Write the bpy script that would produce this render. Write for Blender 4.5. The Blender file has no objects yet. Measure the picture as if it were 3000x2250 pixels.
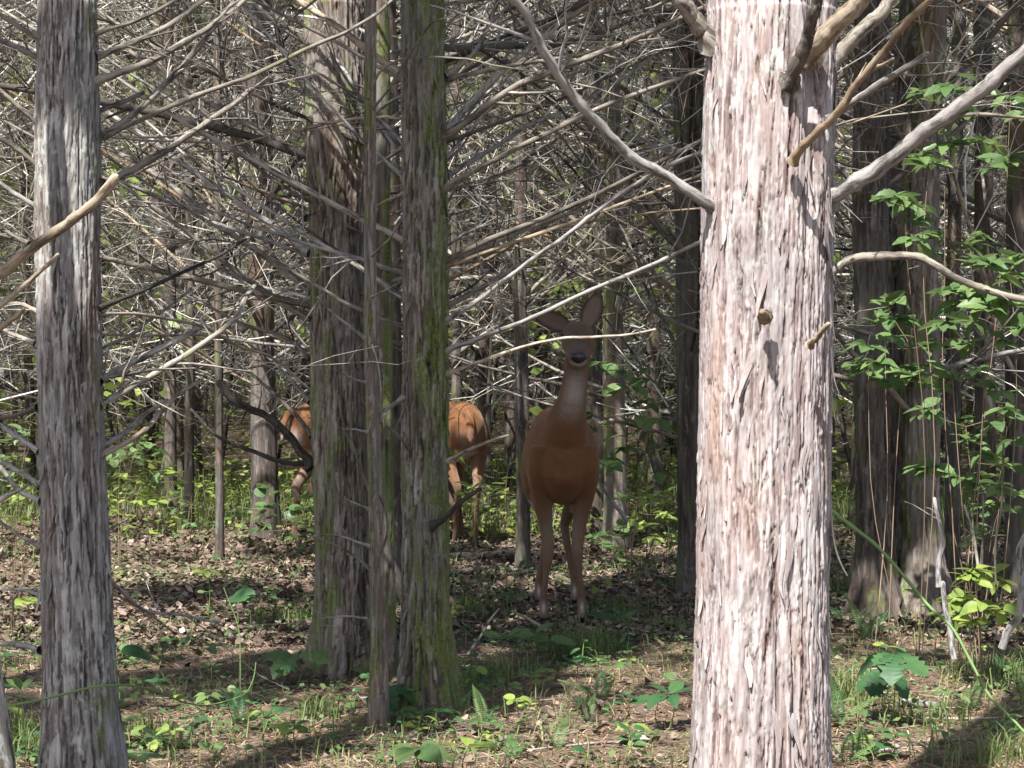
import bpy, math, random
import numpy as np
from mathutils import Vector, Matrix

# ------------------------------------------------------------------ camera, sky, sun, exposure
SC = bpy.context.scene
COL = SC.collection
F = 6497.0            # focal length in photo pixels (3000 x 2250)
CAMH = 1.30
PITCH = math.atan(115.0 / F)
cam_d = bpy.data.cameras.new('camera'); cam = bpy.data.objects.new('camera', cam_d); COL.objects.link(cam)
cam_d.sensor_width = 36.0; cam_d.lens = 36.0 * F / 3000.0
cam_d.clip_start = 0.05; cam_d.clip_end = 900.0
cam.location = (0, 0, CAMH); cam.rotation_euler = (math.pi / 2 - PITCH, 0, 0)
SC.camera = cam

SUN_EL = math.radians(56.0)
SUN_AZ = math.radians(-22.0)      # measured from straight behind the camera, negative = to the left
SUN = np.array([math.sin(SUN_AZ) * math.cos(SUN_EL), -math.cos(SUN_AZ) * math.cos(SUN_EL), math.sin(SUN_EL)])
world = bpy.data.worlds.new('World'); SC.world = world; world.use_nodes = True
nt = world.node_tree; nt.nodes.clear()
sky = nt.nodes.new('ShaderNodeTexSky'); sky.sky_type = 'NISHITA'; sky.sun_disc = False
sky.sun_elevation = SUN_EL; sky.sun_rotation = math.atan2(SUN[0], SUN[1])
sky.air_density = 1.0; sky.dust_density = 2.0; sky.ozone_density = 1.0
bg = nt.nodes.new('ShaderNodeBackground'); bg.inputs[1].default_value = 0.085
wo = nt.nodes.new('ShaderNodeOutputWorld')
nt.links.new(sky.outputs[0], bg.inputs[0]); nt.links.new(bg.outputs[0], wo.inputs[0])
sl = bpy.data.lights.new('sun', 'SUN'); sl.energy = 5.0; sl.angle = math.radians(0.53); sl.color = (1.0, 0.985, 0.945)
so = bpy.data.objects.new('sun', sl); COL.objects.link(so)
so.rotation_euler = Vector(-SUN).to_track_quat('-Z', 'Y').to_euler(); so.location = (-3, -6, 12)
SC.view_settings.view_transform = 'Standard'; SC.view_settings.look = 'None'
SC.view_settings.exposure = 1.48; SC.view_settings.gamma = 1.0
SC.render.engine = 'CYCLES'
SC.cycles.max_bounces = 6; SC.cycles.diffuse_bounces = 4; SC.cycles.glossy_bounces = 2
SC.cycles.transmission_bounces = 3; SC.cycles.use_denoising = True; SC.cycles.denoiser = 'OPENIMAGEDENOISE'; SC.cycles.denoising_input_passes = 'RGB_ALBEDO_NORMAL'; SC.cycles.denoising_prefilter = 'ACCURATE'
SC.cycles.sample_clamp_indirect = 4.0

rng = np.random.default_rng(7)
random.seed(7)

# ------------------------------------------------------------------ helpers
CP, SP = math.cos(PITCH), math.sin(PITCH)
def W(px, py, d):
    """world point seen at photo pixel (px, py), d metres in front of the camera"""
    x = (px - 1500.0) / F; u = (1125.0 - py) / F
    dy = CP + u * SP; dz = u * CP - SP
    return np.array([x / dy * d, d, CAMH + dz / dy * d])
def PX(p):
    p = np.asarray(p, float)
    y = p[..., 1]; z = p[..., 2] - CAMH; x = p[..., 0]
    fw = y * CP - z * SP; up = y * SP + z * CP
    return np.stack([1500 + F * x / fw, 1125 - F * up / fw], -1)
def gz(x, y):
    x = np.asarray(x, float); y = np.asarray(y, float)
    g = 0.018 * np.sin(1.3 * x + .7 * y) + 0.014 * np.sin(2.9 * x - 1.7 * y + 1.) + 0.007 * np.sin(6.1 * x + 4.3 * y) + .005 * np.sin(11 * x - 8 * y)
    return g - .01 + np.where(y > 20, (y - 20) * .012, 0)
def G(px, py):
    """point of the ground seen at a photo pixel"""
    d = 10.0
    for _ in range(12):
        p = W(px, py, d); q = W(px, py, d * 1.01)
        e = p[2] - gz(p[0], p[1]); s = ((q[2] - gz(q[0], q[1])) - e) / (d * .01)
        d = min(60, max(2, d - .8 * e / min(s, -.02)))
    p = W(px, py, d); p[2] = gz(p[0], p[1]); return p

def mesh(name, V, faces=None, quads=None, tris=None, attrs=None, smooth=False, mat=None):
    me = bpy.data.meshes.new(name)
    V = np.asarray(V, np.float32)
    me.vertices.add(len(V)); me.vertices.foreach_set('co', V.ravel())
    lv, lt = [], []
    if quads is not None and len(quads): lv.append(np.asarray(quads, np.int32).ravel()); lt.append(np.full(len(quads), 4, np.int32))
    if tris is not None and len(tris): lv.append(np.asarray(tris, np.int32).ravel()); lt.append(np.full(len(tris), 3, np.int32))
    if faces:
        lv.append(np.array([i for f in faces for i in f], np.int32)); lt.append(np.array([len(f) for f in faces], np.int32))
    lv = np.concatenate(lv); lt = np.concatenate(lt)
    me.loops.add(len(lv)); me.loops.foreach_set('vertex_index', lv)
    me.polygons.add(len(lt)); me.polygons.foreach_set('loop_start', np.concatenate([[0], np.cumsum(lt)[:-1]]).astype(np.int32))
    me.polygons.foreach_set('loop_total', lt)
    me.polygons.foreach_set('use_smooth', np.full(len(lt), bool(smooth)))
    for k, a in (attrs or {}).items():
        a = np.asarray(a, np.float32)
        if a.ndim == 1:
            at = me.attributes.new(k, 'FLOAT', 'POINT'); at.data.foreach_set('value', a)
        else:
            at = me.attributes.new(k, 'FLOAT_VECTOR', 'POINT'); at.data.foreach_set('vector', a.ravel())
    me.update(calc_edges=True); me.validate()
    if mat: me.materials.append(mat)
    return me
def ob(name, me, parent=None, loc=None):
    o = bpy.data.objects.new(name, me); COL.objects.link(o)
    if parent is not None: o.parent = parent
    if loc is not None: o.location = loc
    return o
def tag(o, label=None, cat=None, group=None, kind=None):
    if label: o['label'] = label
    if cat: o['category'] = cat
    if group: o['group'] = group
    if kind: o['kind'] = kind
    return o
def thing(name, label, cat, loc, group=None):
    return tag(ob(name, None, loc=tuple(map(float, loc))), label, cat, group)
def zone(px):
    for lim, txt in ((110, 'at the left edge'), (330, 'by the grey trunk'), (620, 'right of the grey trunk'), (900, 'left of the reddish trunk'), (1130, 'by the reddish trunk'), (1340, 'by the mossy trunk'), (1560, 'between mossy trunk and front deer'), (1750, 'in line with the front deer'), (2040, 'between front deer and sunlit trunk'), (2450, 'behind the sunlit trunk'), (2720, 'right of the sunlit trunk')):
        if px < lim: return txt
    return 'near the right edge'
def row(py): return 'far back' if py < 1770 else 'halfway back' if py < 1900 else 'near by' if py < 2060 else 'at the bottom'
def nrm(v): return v / np.maximum(np.linalg.norm(v, axis=-1, keepdims=True), 1e-9)

def tubes(P, R, nseg=5, tone=None):
    """N tubes of K points each -> vertices, quads, attrs"""
    P = np.asarray(P, float); R = np.asarray(R, float)
    N, K, _ = P.shape
    T = np.gradient(P, axis=1); T = nrm(T)
    ref = np.where(np.abs(T[:, :1, 2:3]) > .9, np.array([1., 0, 0]), np.array([0, 0, 1.]))
    ref = np.broadcast_to(ref, T.shape)
    A = nrm(np.cross(T, ref)); B = np.cross(T, A)
    an = np.linspace(0, 2 * np.pi, nseg, endpoint=False)
    ca, sa = np.cos(an), np.sin(an)
    V = P[:, :, None] + R[:, :, None, None] * (ca[None, None, :, None] * A[:, :, None] + sa[None, None, :, None] * B[:, :, None])
    L = np.concatenate([np.zeros((N, 1)), np.cumsum(np.linalg.norm(np.diff(P, axis=1), axis=-1), 1)], 1)
    if tone is None: tone = rng.random(N)
    bco = np.stack([R[:, :, None] * ca + tone[:, None, None] * 7, R[:, :, None] * sa + 0 * L[:, :, None], np.broadcast_to(L[:, :, None], (N, K, nseg)) + tone[:, None, None] * 13], -1)
    tn = np.broadcast_to(tone[:, None, None], (N, K, nseg))
    i = np.arange(N)[:, None, None] * K * nseg; k = np.arange(K - 1)[None, :, None] * nseg; s = np.arange(nseg)[None, None]
    s2 = (s + 1) % nseg
    Q = np.stack([i + k + s, i + k + s2, i + k + nseg + s2, i + k + nseg + s], -1).reshape(-1, 4)
    return V.reshape(-1, 3), Q, {'bco': bco.reshape(-1, 3), 'tone': tn.reshape(-1)}
def join(parts):
    Vs, Qs, at, n = [], [], {}, 0
    for V, Q, a in parts:
        Vs.append(V); Qs.append(Q + n); n += len(V)
        for k in a: at.setdefault(k, []).append(a[k])
    return np.concatenate(Vs), np.concatenate(Qs), {k: np.concatenate(v) for k, v in at.items()}
def resample(pts, K):
    pts = np.asarray(pts, float)
    L = np.concatenate([[0], np.cumsum(np.linalg.norm(np.diff(pts, axis=0), axis=1))])
    t = np.linspace(0, L[-1], K)
    return np.stack([np.interp(t, L, pts[:, i]) for i in range(3)], 1)
def smoothline(pts, K):
    """Catmull-Rom through the points, K samples"""
    p = np.asarray(pts, float)
    if len(p) < 3: return resample(p, K)
    e = np.vstack([2 * p[0] - p[1], p, 2 * p[-1] - p[-2]]); out = []
    for i in range(len(p) - 1):
        a, b, c, d = e[i:i + 4]
        t = np.linspace(0, 1, 8, endpoint=False)[:, None]
        out.append(.5 * (2 * b + (c - a) * t + (2 * a - 5 * b + 4 * c - d) * t ** 2 + (3 * b - a - 3 * c + d) * t ** 3))
    out.append(p[-1:]); return resample(np.vstack(out), K)

class Lat:
    """smooth value noise, periodic in u"""
    def __init__(s, nu, nv, r): s.a = r.random((nv + 2, nu)); s.nu = nu; s.nv = nv
    def __call__(s, u, v):
        u = np.mod(u, 1) * s.nu; v = np.clip(v, 0, 1) * (s.nv - .001)
        iu = np.floor(u).astype(int); iv = np.floor(v).astype(int); fu = u - iu; fv = v - iv
        fu = fu * fu * (3 - 2 * fu); fv = fv * fv * (3 - 2 * fv)
        iu0 = iu % s.nu; iu1 = (iu + 1) % s.nu
        return (s.a[iv, iu0] * (1 - fu) + s.a[iv, iu1] * fu) * (1 - fv) + (s.a[iv + 1, iu0] * (1 - fu) + s.a[iv + 1, iu1] * fu) * fv

# ------------------------------------------------------------------ materials
def newmat(name):
    m = bpy.data.materials.new(name); m.use_nodes = True
    n = m.node_tree.nodes; l = m.node_tree.links; n.clear()
    out = n.new('ShaderNodeOutputMaterial'); b = n.new('ShaderNodeBsdfPrincipled'); l.new(b.outputs[0], out.inputs[0])
    b.inputs['Specular IOR Level'].default_value = .2
    return m, n, l, b, out
def ramp(n, stops, interp='LINEAR'):
    r = n.new('ShaderNodeValToRGB'); r.color_ramp.interpolation = interp; e = r.color_ramp.elements
    while len(e) < len(stops): e.new(.5)
    for i, (p, c) in enumerate(stops):
        e[i].position = p; e[i].color = (c, c, c, 1) if not hasattr(c, '__len__') else (*c, 1)
    return r
def noise(n, l, vec, scale, detail=3, rough=.55, mapping=None):
    if mapping is not None:
        m = n.new('ShaderNodeMapping'); m.inputs['Scale'].default_value = mapping; l.new(vec, m.inputs[0]); vec = m.outputs[0]
    t = n.new('ShaderNodeTexNoise'); t.inputs['Scale'].default_value = scale; t.inputs['Detail'].default_value = detail
    t.inputs['Roughness'].default_value = rough; l.new(vec, t.inputs['Vector']); return t.outputs[0]
def mth(n, l, op, a, b=None, clamp=False):
    m = n.new('ShaderNodeMath'); m.operation = op; m.use_clamp = clamp
    for i, v in enumerate((a, b)):
        if v is None: continue
        if isinstance(v, (int, float)): m.inputs[i].default_value = v
        else: l.new(v, m.inputs[i])
    return m.outputs[0]
def mix(n, l, fac, a, b):
    m = n.new('ShaderNodeMix'); m.data_type = 'RGBA'
    if isinstance(fac, (int, float)): m.inputs[0].default_value = fac
    else: l.new(fac, m.inputs[0])
    for s, v in ((6, a), (7, b)):
        if isinstance(v, tuple): m.inputs[s].default_value = (*v, 1)
        else: l.new(v, m.inputs[s])
    return m.outputs[2]
def attr(n, name):
    a = n.new('ShaderNodeAttribute'); a.attribute_name = name; return a

def bark_mat(name, cols, lichen=.3, moss=0., moss_dir=(1, 0, 0), moss_bias=0., bump=.4, lichen_col=(.46, .48, .44), zmoss=None):
    m, n, l, b, out = newmat(name)
    bco = attr(n, 'bco').outputs['Vector']; tone = attr(n, 'tone').outputs['Fac']
    f1 = noise(n, l, bco, 150, 6, .72, (1, 1, .06))
    f2 = noise(n, l, bco, 28, 4, .65, (1, 1, .12))
    v = mth(n, l, 'ADD', mth(n, l, 'MULTIPLY', f1, .62), mth(n, l, 'ADD', mth(n, l, 'MULTIPLY', f2, .35), mth(n, l, 'MULTIPLY', tone, .62)))
    v = mth(n, l, 'SUBTRACT', v, .28)
    r = ramp(n, [(.22, cols[0]), (.38, cols[1]), (.52, cols[2]), (.72, cols[3])]); l.new(v, r.inputs[0])
    c = r.outputs[0]
    # reddish / ochre patches of fresher bark
    pr = ramp(n, [(.52, 0.), (.68, .6)]); l.new(noise(n, l, bco, 7, 3, .6, (1, 1, .22)), pr.inputs[0])
    c = mix(n, l, pr.outputs[0], c, cols[4])
    gp = ramp(n, [(.46, 0.), (.60, .55)]); l.new(noise(n, l, bco, 6.5, 4, .6, (1, 1, .3)), gp.inputs[0])
    c = mix(n, l, gp.outputs[0], c, mix(n, l, f1, cols[0], tuple((cols[3][i] * .55 + cols[2][i] * .25 + .06) * (.92, .97, 1.0)[i] for i in range(3))))
    if lichen:
        lr = ramp(n, [(.58 - .12 * lichen, 0.), (.66 - .1 * lichen, .8)]); l.new(noise(n, l, bco, 38, 5, .7, (1, 1, .4)), lr.inputs[0])
        lp = ramp(n, [(.42, 0.), (.6, 1.)]); l.new(noise(n, l, bco, 5, 2, .5, (1, 1, .5)), lp.inputs[0])
        c = mix(n, l, mth(n, l, 'MULTIPLY', lr.outputs[0], mth(n, l, 'MULTIPLY', lp.outputs[0], min(1, lichen * 1.6))), c, lichen_col)
    rough = .92
    if moss:
        g = n.new('ShaderNodeNewGeometry'); d = n.new('ShaderNodeVectorMath'); d.operation = 'DOT_PRODUCT'
        l.new(g.outputs['Normal'], d.inputs[0]); d.inputs[1].default_value = moss_dir
        side = mth(n, l, 'ADD', mth(n, l, 'MULTIPLY', d.outputs['Value'], .15), moss_bias)
        mm = mth(n, l, 'ADD', noise(n, l, bco, 9, 6, .7, (1, 1, .4)), side)
        mr = ramp(n, [(.56, 0.), (.66, .92)]); l.new(mm, mr.inputs[0])
        mf = ramp(n, [(.35, .15), (.6, 1.)]); l.new(noise(n, l, bco, 90, 3, .7, (1, 1, .5)), mf.inputs[0])
        mc = ramp(n, [(.3, (.045, .07, .012)), (.5, (.09, .13, .02)), (.7, (.20, .24, .04))]); l.new(noise(n, l, bco, 160, 3, .7), mc.inputs[0])
        c = mix(n, l, mth(n, l, 'MULTIPLY', mth(n, l, 'MULTIPLY', mr.outputs[0], mf.outputs[0]), moss), c, mc.outputs[0])
    l.new(c, b.inputs['Base Color']); b.inputs['Roughness'].default_value = rough
    bp = n.new('ShaderNodeBump'); bp.inputs['Strength'].default_value = bump; bp.inputs['Distance'].default_value = .004
    l.new(f1, bp.inputs['Height']); l.new(bp.outputs[0], b.inputs['Normal'])
    return m
def wood_mat(name, stops, moss=.0, lichen=.35):
    m, n, l, b, out = newmat(name)
    bco = attr(n, 'bco').outputs['Vector']; tone = attr(n, 'tone').outputs['Fac']
    oi = n.new('ShaderNodeObjectInfo')
    f1 = noise(n, l, bco, 220, 3, .6, (1, 1, .06)); f2 = noise(n, l, bco, 9, 3, .6, (1, 1, .6))
    v = mth(n, l, 'ADD', mth(n, l, 'MULTIPLY', f1, .35), mth(n, l, 'ADD', mth(n, l, 'MULTIPLY', f2, .5), mth(n, l, 'MULTIPLY', tone, .45)))
    v = mth(n, l, 'ADD', v, mth(n, l, 'MULTIPLY', oi.outputs['Random'], .16)); v = mth(n, l, 'SUBTRACT', v, .25)
    r = ramp(n, stops); l.new(v, r.inputs[0]); c = r.outputs[0]
    br = ramp(n, [(.47, 0.), (.60, .85)]); l.new(noise(n, l, bco, 55, 6, .75, (1, 1, .22)), br.inputs[0])
    c = mix(n, l, br.outputs[0], c, tuple(q * .55 for q in stops[0][1]))
    if lichen:
        lr = ramp(n, [(.60, 0.), (.68, lichen)]); l.new(noise(n, l, bco, 45, 4, .7, (1, 1, .5)), lr.inputs[0])
        c = mix(n, l, lr.outputs[0], c, (.42, .45, .42))
    if moss:
        mr = ramp(n, [(.60, 0.), (.66, moss)]); l.new(noise(n, l, bco, 5, 3, .6, (1, 1, .4)), mr.inputs[0])
        c = mix(n, l, mr.outputs[0], c, (.09, .11, .025))
    l.new(c, b.inputs['Base Color']); b.inputs['Roughness'].default_value = .85
    bp = n.new('ShaderNodeBump'); bp.inputs['Strength'].default_value = .35; bp.inputs['Distance'].default_value = .003
    l.new(f1, bp.inputs['Height']); l.new(bp.outputs[0], b.inputs['Normal'])
    return m
def leaf_mat(name, c0, c1, c2, trans=.35, gloss=.45):
    m, n, l, b, out = newmat(name)
    oi = n.new('ShaderNodeObjectInfo'); tone = attr(n, 'tone').outputs['Fac']
    tc = n.new('ShaderNodeTexCoord')
    nz = noise(n, l, tc.outputs['Object'], 6, 2)
    v = mth(n, l, 'ADD', mth(n, l, 'MULTIPLY', oi.outputs['Random'], .5), mth(n, l, 'MULTIPLY', tone, .5))
    v = mth(n, l, 'ADD', v, mth(n, l, 'MULTIPLY', mth(n, l, 'SUBTRACT', nz, .5), .6))
    r = ramp(n, [(.1, c0), (.5, c1), (.9, c2)]); l.new(v, r.inputs[0])
    l.new(r.outputs[0], b.inputs['Base Color']); b.inputs['Roughness'].default_value = gloss; b.inputs['Specular IOR Level'].default_value = .35
    t = n.new('ShaderNodeBsdfTranslucent'); hs = n.new('ShaderNodeHueSaturation'); hs.inputs['Value'].default_value = 1.5; hs.inputs['Hue'].default_value = .485
    l.new(r.outputs[0], hs.inputs['Color']); l.new(hs.outputs[0], t.inputs[0])
    ms = n.new('ShaderNodeMixShader'); ms.inputs[0].default_value = trans
    l.new(b.outputs[0], ms.inputs[1]); l.new(t.outputs[0], ms.inputs[2]); l.new(ms.outputs[0], out.inputs[0])
    return m
def tone_mat(name, stops, rough=.85, trans=0.):
    m, n, l, b, out = newmat(name)
    tone = attr(n, 'tone').outputs['Fac']; g = n.new('ShaderNodeTexCoord')
    v = mth(n, l, 'ADD', tone, mth(n, l, 'MULTIPLY', mth(n, l, 'SUBTRACT', noise(n, l, g.outputs['Object'], 60, 2), .5), .35))
    r = ramp(n, stops); l.new(v, r.inputs[0]); l.new(r.outputs[0], b.inputs['Base Color']); b.inputs['Roughness'].default_value = rough
    return m

M = {}
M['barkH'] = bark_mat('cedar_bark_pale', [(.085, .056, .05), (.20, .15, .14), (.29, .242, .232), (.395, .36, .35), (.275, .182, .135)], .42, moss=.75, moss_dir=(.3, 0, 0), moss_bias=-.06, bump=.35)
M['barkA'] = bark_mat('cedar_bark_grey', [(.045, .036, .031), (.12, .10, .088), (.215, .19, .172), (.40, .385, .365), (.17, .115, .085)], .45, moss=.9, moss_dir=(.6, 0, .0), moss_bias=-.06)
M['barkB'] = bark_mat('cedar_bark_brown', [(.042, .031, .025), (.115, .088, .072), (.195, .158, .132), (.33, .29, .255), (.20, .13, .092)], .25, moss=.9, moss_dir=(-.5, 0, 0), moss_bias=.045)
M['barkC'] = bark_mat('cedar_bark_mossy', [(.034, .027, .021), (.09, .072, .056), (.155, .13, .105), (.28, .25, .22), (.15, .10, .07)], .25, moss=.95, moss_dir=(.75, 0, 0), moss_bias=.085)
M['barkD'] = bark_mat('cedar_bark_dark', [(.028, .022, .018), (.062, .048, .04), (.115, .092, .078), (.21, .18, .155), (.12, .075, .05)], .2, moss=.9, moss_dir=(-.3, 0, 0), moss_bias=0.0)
M['wood'] = wood_mat('dead_branch_wood', [(.1, (.05, .042, .035)), (.35, (.125, .105, .085)), (.6, (.25, .218, .182)), (.85, (.42, .385, .34))], moss=.35)
M['woodpale'] = wood_mat('weathered_branch_wood', [(.1, (.075, .066, .06)), (.35, (.16, .145, .132)), (.6, (.27, .248, .235)), (.85, (.40, .375, .36))], moss=.0)
M['woodtan'] = wood_mat('barkless_branch_wood', [(.1, (.12, .08, .05)), (.35, (.22, .16, .105)), (.6, (.32, .26, .19)), (.85, (.42, .375, .32))], moss=.0)
M['wooddark'] = wood_mat('dark_branch_wood', [(.1, (.025, .021, .018)), (.4, (.06, .05, .042)), (.7, (.12, .10, .085)), (.95, (.2, .17, .15))], moss=.2, lichen=.15)
M['twig'] = tone_mat('dry_twig', [(0., (.05, .042, .034)), (.38, (.13, .112, .09)), (.60, (.40, .37, .315)), (1., (.66, .63, .57))])  # dark and pale ends painted far apart, like shaded and sunlit twigs
M['leaf'] = leaf_mat('green_leaf', (.06, .11, .04), (.10, .165, .058), (.17, .24, .08))
M['leafdeep'] = leaf_mat('deep_green_leaf', (.03, .075, .03), (.045, .11, .04), (.075, .15, .05))
M['leafyel'] = leaf_mat('yellow_green_leaf', (.13, .19, .045), (.19, .26, .06), (.28, .33, .08))
M['grass'] = leaf_mat('grass_blade', (.07, .11, .03), (.12, .165, .05), (.24, .25, .11), .3, .5)
M['foliage'] = leaf_mat('cedar_foliage', (.025, .05, .016), (.04, .075, .022), (.06, .10, .03), .25, .6)
M['litter'] = tone_mat('dead_leaf', [(0., (.05, .036, .027)), (.3, (.135, .095, .07)), (.6, (.24, .182, .14)), (.85, (.38, .31, .26)), (1., (.52, .45, .39))])
M['needle'] = tone_mat('cedar_needle_litter', [(0., (.075, .05, .033)), (.4, (.19, .115, .068)), (.75, (.31, .20, .125)), (1., (.42, .34, .25))])
M['stem'] = tone_mat('plant_stem', [(0., (.10, .14, .04)), (.5, (.16, .20, .06)), (1., (.22, .18, .09))])
M['vine'] = tone_mat('green_vine_stem', [(0., (.10, .17, .06)), (1., (.17, .25, .09))], .6)
M['shrubstem'] = tone_mat('brown_shrub_stem', [(0., (.12, .08, .05)), (1., (.26, .19, .13))])

# ground
m, n, l, b, out = newmat('forest_floor')
tc = n.new('ShaderNodeTexCoord'); oc = tc.outputs['Object']
r1 = ramp(n, [(.3, (.065, .05, .036)), (.48, (.13, .094, .066)), (.62, (.205, .148, .105)), (.8, (.30, .24, .18))])
l.new(noise(n, l, oc, 55, 6, .75), r1.inputs[0])
r2 = ramp(n, [(.42, 0.), (.62, .75)]); l.new(noise(n, l, oc, 1.6, 4, .6), r2.inputs[0])
r3 = ramp(n, [(.35, (.07, .05, .035)), (.6, (.17, .125, .09)), (.75, (.3, .24, .19))]); l.new(noise(n, l, oc, 24, 5, .7), r3.inputs[0])
c = mix(n, l, r2.outputs[0], r1.outputs[0], r3.outputs[0]); l.new(c, b.inputs['Base Color']); b.inputs['Roughness'].default_value = .95
bp = n.new('ShaderNodeBump'); bp.inputs['Strength'].default_value = .8; bp.inputs['Distance'].default_value = .02
l.new(noise(n, l, oc, 70, 5, .7), bp.inputs['Height']); l.new(bp.outputs[0], b.inputs['Normal'])
M['ground'] = m

# ------------------------------------------------------------------ ground sheet
def grid_axis(edges):
    return np.concatenate([np.linspace(a, b_, k, endpoint=False) for a, b_, k in edges] + [[edges[-1][1]]])
gx = grid_axis([(-400, -40, 12), (-40, -6, 34), (-6, 6, 150), (6, 40, 34), (40, 400, 12)])
gy = grid_axis([(-200, -10, 10), (-10, 4, 28), (4, 20, 200), (20, 60, 60), (60, 600, 20)])
XX, YY = np.meshgrid(gx, gy); ZZ = gz(XX, np.minimum(YY, 60))
i = (np.arange(len(gy) - 1)[:, None] * len(gx) + np.arange(len(gx) - 1)).ravel()
gq = np.stack([i, i + 1, i + 1 + len(gx), i + len(gx)], 1)
tag(ob('ground', mesh('ground', np.stack([XX, YY, ZZ], -1).reshape(-1, 3), quads=gq, smooth=True, mat=M['ground'])), kind='structure')

# ------------------------------------------------------------------ trunks
def trunk_mesh(name, ctr, rad, zfine, res, dz, seed, nstrip=0, strip_h=.004, flute=.05, mat=None, base=None, flare=1.35, roots=5, furrows=()):
    """ctr(z)->(x,y) local, rad(z)->radius; fine rows up to zfine"""
    r = np.random.default_rng(seed)
    ztop = 8.0
    z = np.concatenate([np.arange(-.12, zfine, dz), np.linspace(zfine, ztop, 30)])
    R0 = np.array([rad(t) for t in z]); C = np.array([ctr(t) for t in z])
    nth = int(max(16, 2 * np.pi * R0[len(z) // 4] / res))
    U = np.arange(nth) / nth
    u, zz = np.meshgrid(U, z); vz = (zz + .12) / (ztop + .12); Hh = ztop + .12
    th = u * 2 * np.pi
    fl = (Lat(7, 6, r)(u + .03 * np.sin(zz * 1.3), vz) - .5) * 2 * flute * 1.3 + (Lat(15, 14, r)(u, vz) - .5) * flute
    hz = np.clip(zz, 0, 9)
    rootw = np.clip(1 - hz / .45, 0, 1) ** 2
    lob = .5 + .5 * np.cos(th * roots + r.random() * 6 + .6 * np.sin(th))
    fl = fl + rootw * (flare - 1) * (.35 + .9 * lob)
    for (fa, fz0, fz1, fdep, fw) in furrows:
        da = np.angle(np.exp(1j * (th - fa - .05 * np.sin(zz * 4) - .02 * np.sin(zz * 13)))) * R0[:, None]
        env = np.clip((zz - fz0) / .25, 0, 1) * np.clip((fz1 - zz) / .4, 0, 1)
        fl = fl - fdep / R0[:, None] * env * np.exp(-(da / fw) ** 2)
    nf = max(20, int(nth / 3.2))
    s1 = Lat(nf, int(Hh * 3), r)(u + .012 * np.sin(zz * 5 + 3 * th), vz)
    s2 = Lat(nf * 2, int(Hh * 6), r)(u, vz)
    s3 = Lat(max(10, nf // 3), int(Hh * 2), r)(u, vz)
    h = (s1 - .5) * strip_h * 1.5 + (s2 - .5) * strip_h * .7 + (s3 - .5) * strip_h * .9
    tone = .05 + .45 * s1 * s3 + .30 * s2
    nfine = int((zfine + .12) / dz)
    thr = 2 * np.pi * R0[len(z) // 4] / nth
    for q_ in range(nstrip):
        slit = q_ % 3 == 2
        w = max(.8, (r.uniform(.0013, .003) if slit else r.uniform(.0025, .0085)) / thr); Ln = max(4, r.uniform(.03, .32) * r.uniform(.4, 1) / dz)
        c0 = r.integers(0, nth); r0 = int(r.uniform(0, nfine)); nr = int(Ln)
        hw = int(math.ceil(w)); sl_ = r.normal(0, .05) * dz / thr
        rows = np.arange(r0, min(r0 + nr, nfine))
        if len(rows) < 3: continue
        t = (rows - r0) / nr
        cc = c0 + sl_ * (rows - r0) + r.normal(0, .0025) / thr * np.sin(t * r.uniform(3, 8) + r.random() * 6)
        cols = np.arange(-hw - 1, hw + 2)
        ci = (np.floor(cc)[:, None] + cols[None]).astype(int) % nth
        ww = np.maximum(.5, w * np.minimum(1, np.minimum((t + .04) / r.uniform(.1, .45), (1.02 - t) / r.uniform(.1, .4))))[:, None]
        du = np.abs((cols[None] - (cc - np.floor(cc))[:, None])) / ww
        prof = np.clip(1.7 - 1.4 * du ** 3, 0, 1)
        rr = rows[:, None] + 0 * ci; cur = h[rr, ci]
        if slit:
            h[rr, ci] = cur - prof * strip_h * r.uniform(.5, 1.3); tone[rr, ci] = np.where(prof > .4, tone[rr, ci] * .35, tone[rr, ci]); continue
        lift = (r.uniform(.3, .8) + r.uniform(0, 1.) ** 3 * 1.6 * (1 - t)[:, None] ** 3 + r.uniform(0, .6) * t[:, None] ** 5)
        hh = prof * lift * strip_h * r.uniform(.4, 1.)
        up = hh > strip_h * .2
        h[rr, ci] = np.where(up, np.maximum(cur, cur * .5 + hh), cur)
        tv = np.clip(r.normal(.55, .2), 0, 1)
        tone[rr, ci] = np.where(up, tv * .7 + tone[rr, ci] * .3, tone[rr, ci])
    rr_ = R0[:, None] * (1 + fl) + h
    V = np.stack([C[:, 0:1] + rr_ * np.cos(th), C[:, 1:2] + rr_ * np.sin(th), zz], -1)
    nz = len(z)
    k = np.arange(nz - 1)[:, None] * nth; s = np.arange(nth)[None]; s2_ = (s + 1) % nth
    Q = np.stack([k + s, k + s2_, k + nth + s2_, k + nth + s], -1).reshape(-1, 4)
    bco = np.stack([R0[:, None] * np.cos(th), R0[:, None] * np.sin(th), zz + seed * .37], -1)
    return mesh(name, V.reshape(-1, 3), quads=Q, attrs={'bco': bco.reshape(-1, 3), 'tone': tone.ravel()}, smooth=True, mat=mat)

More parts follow.
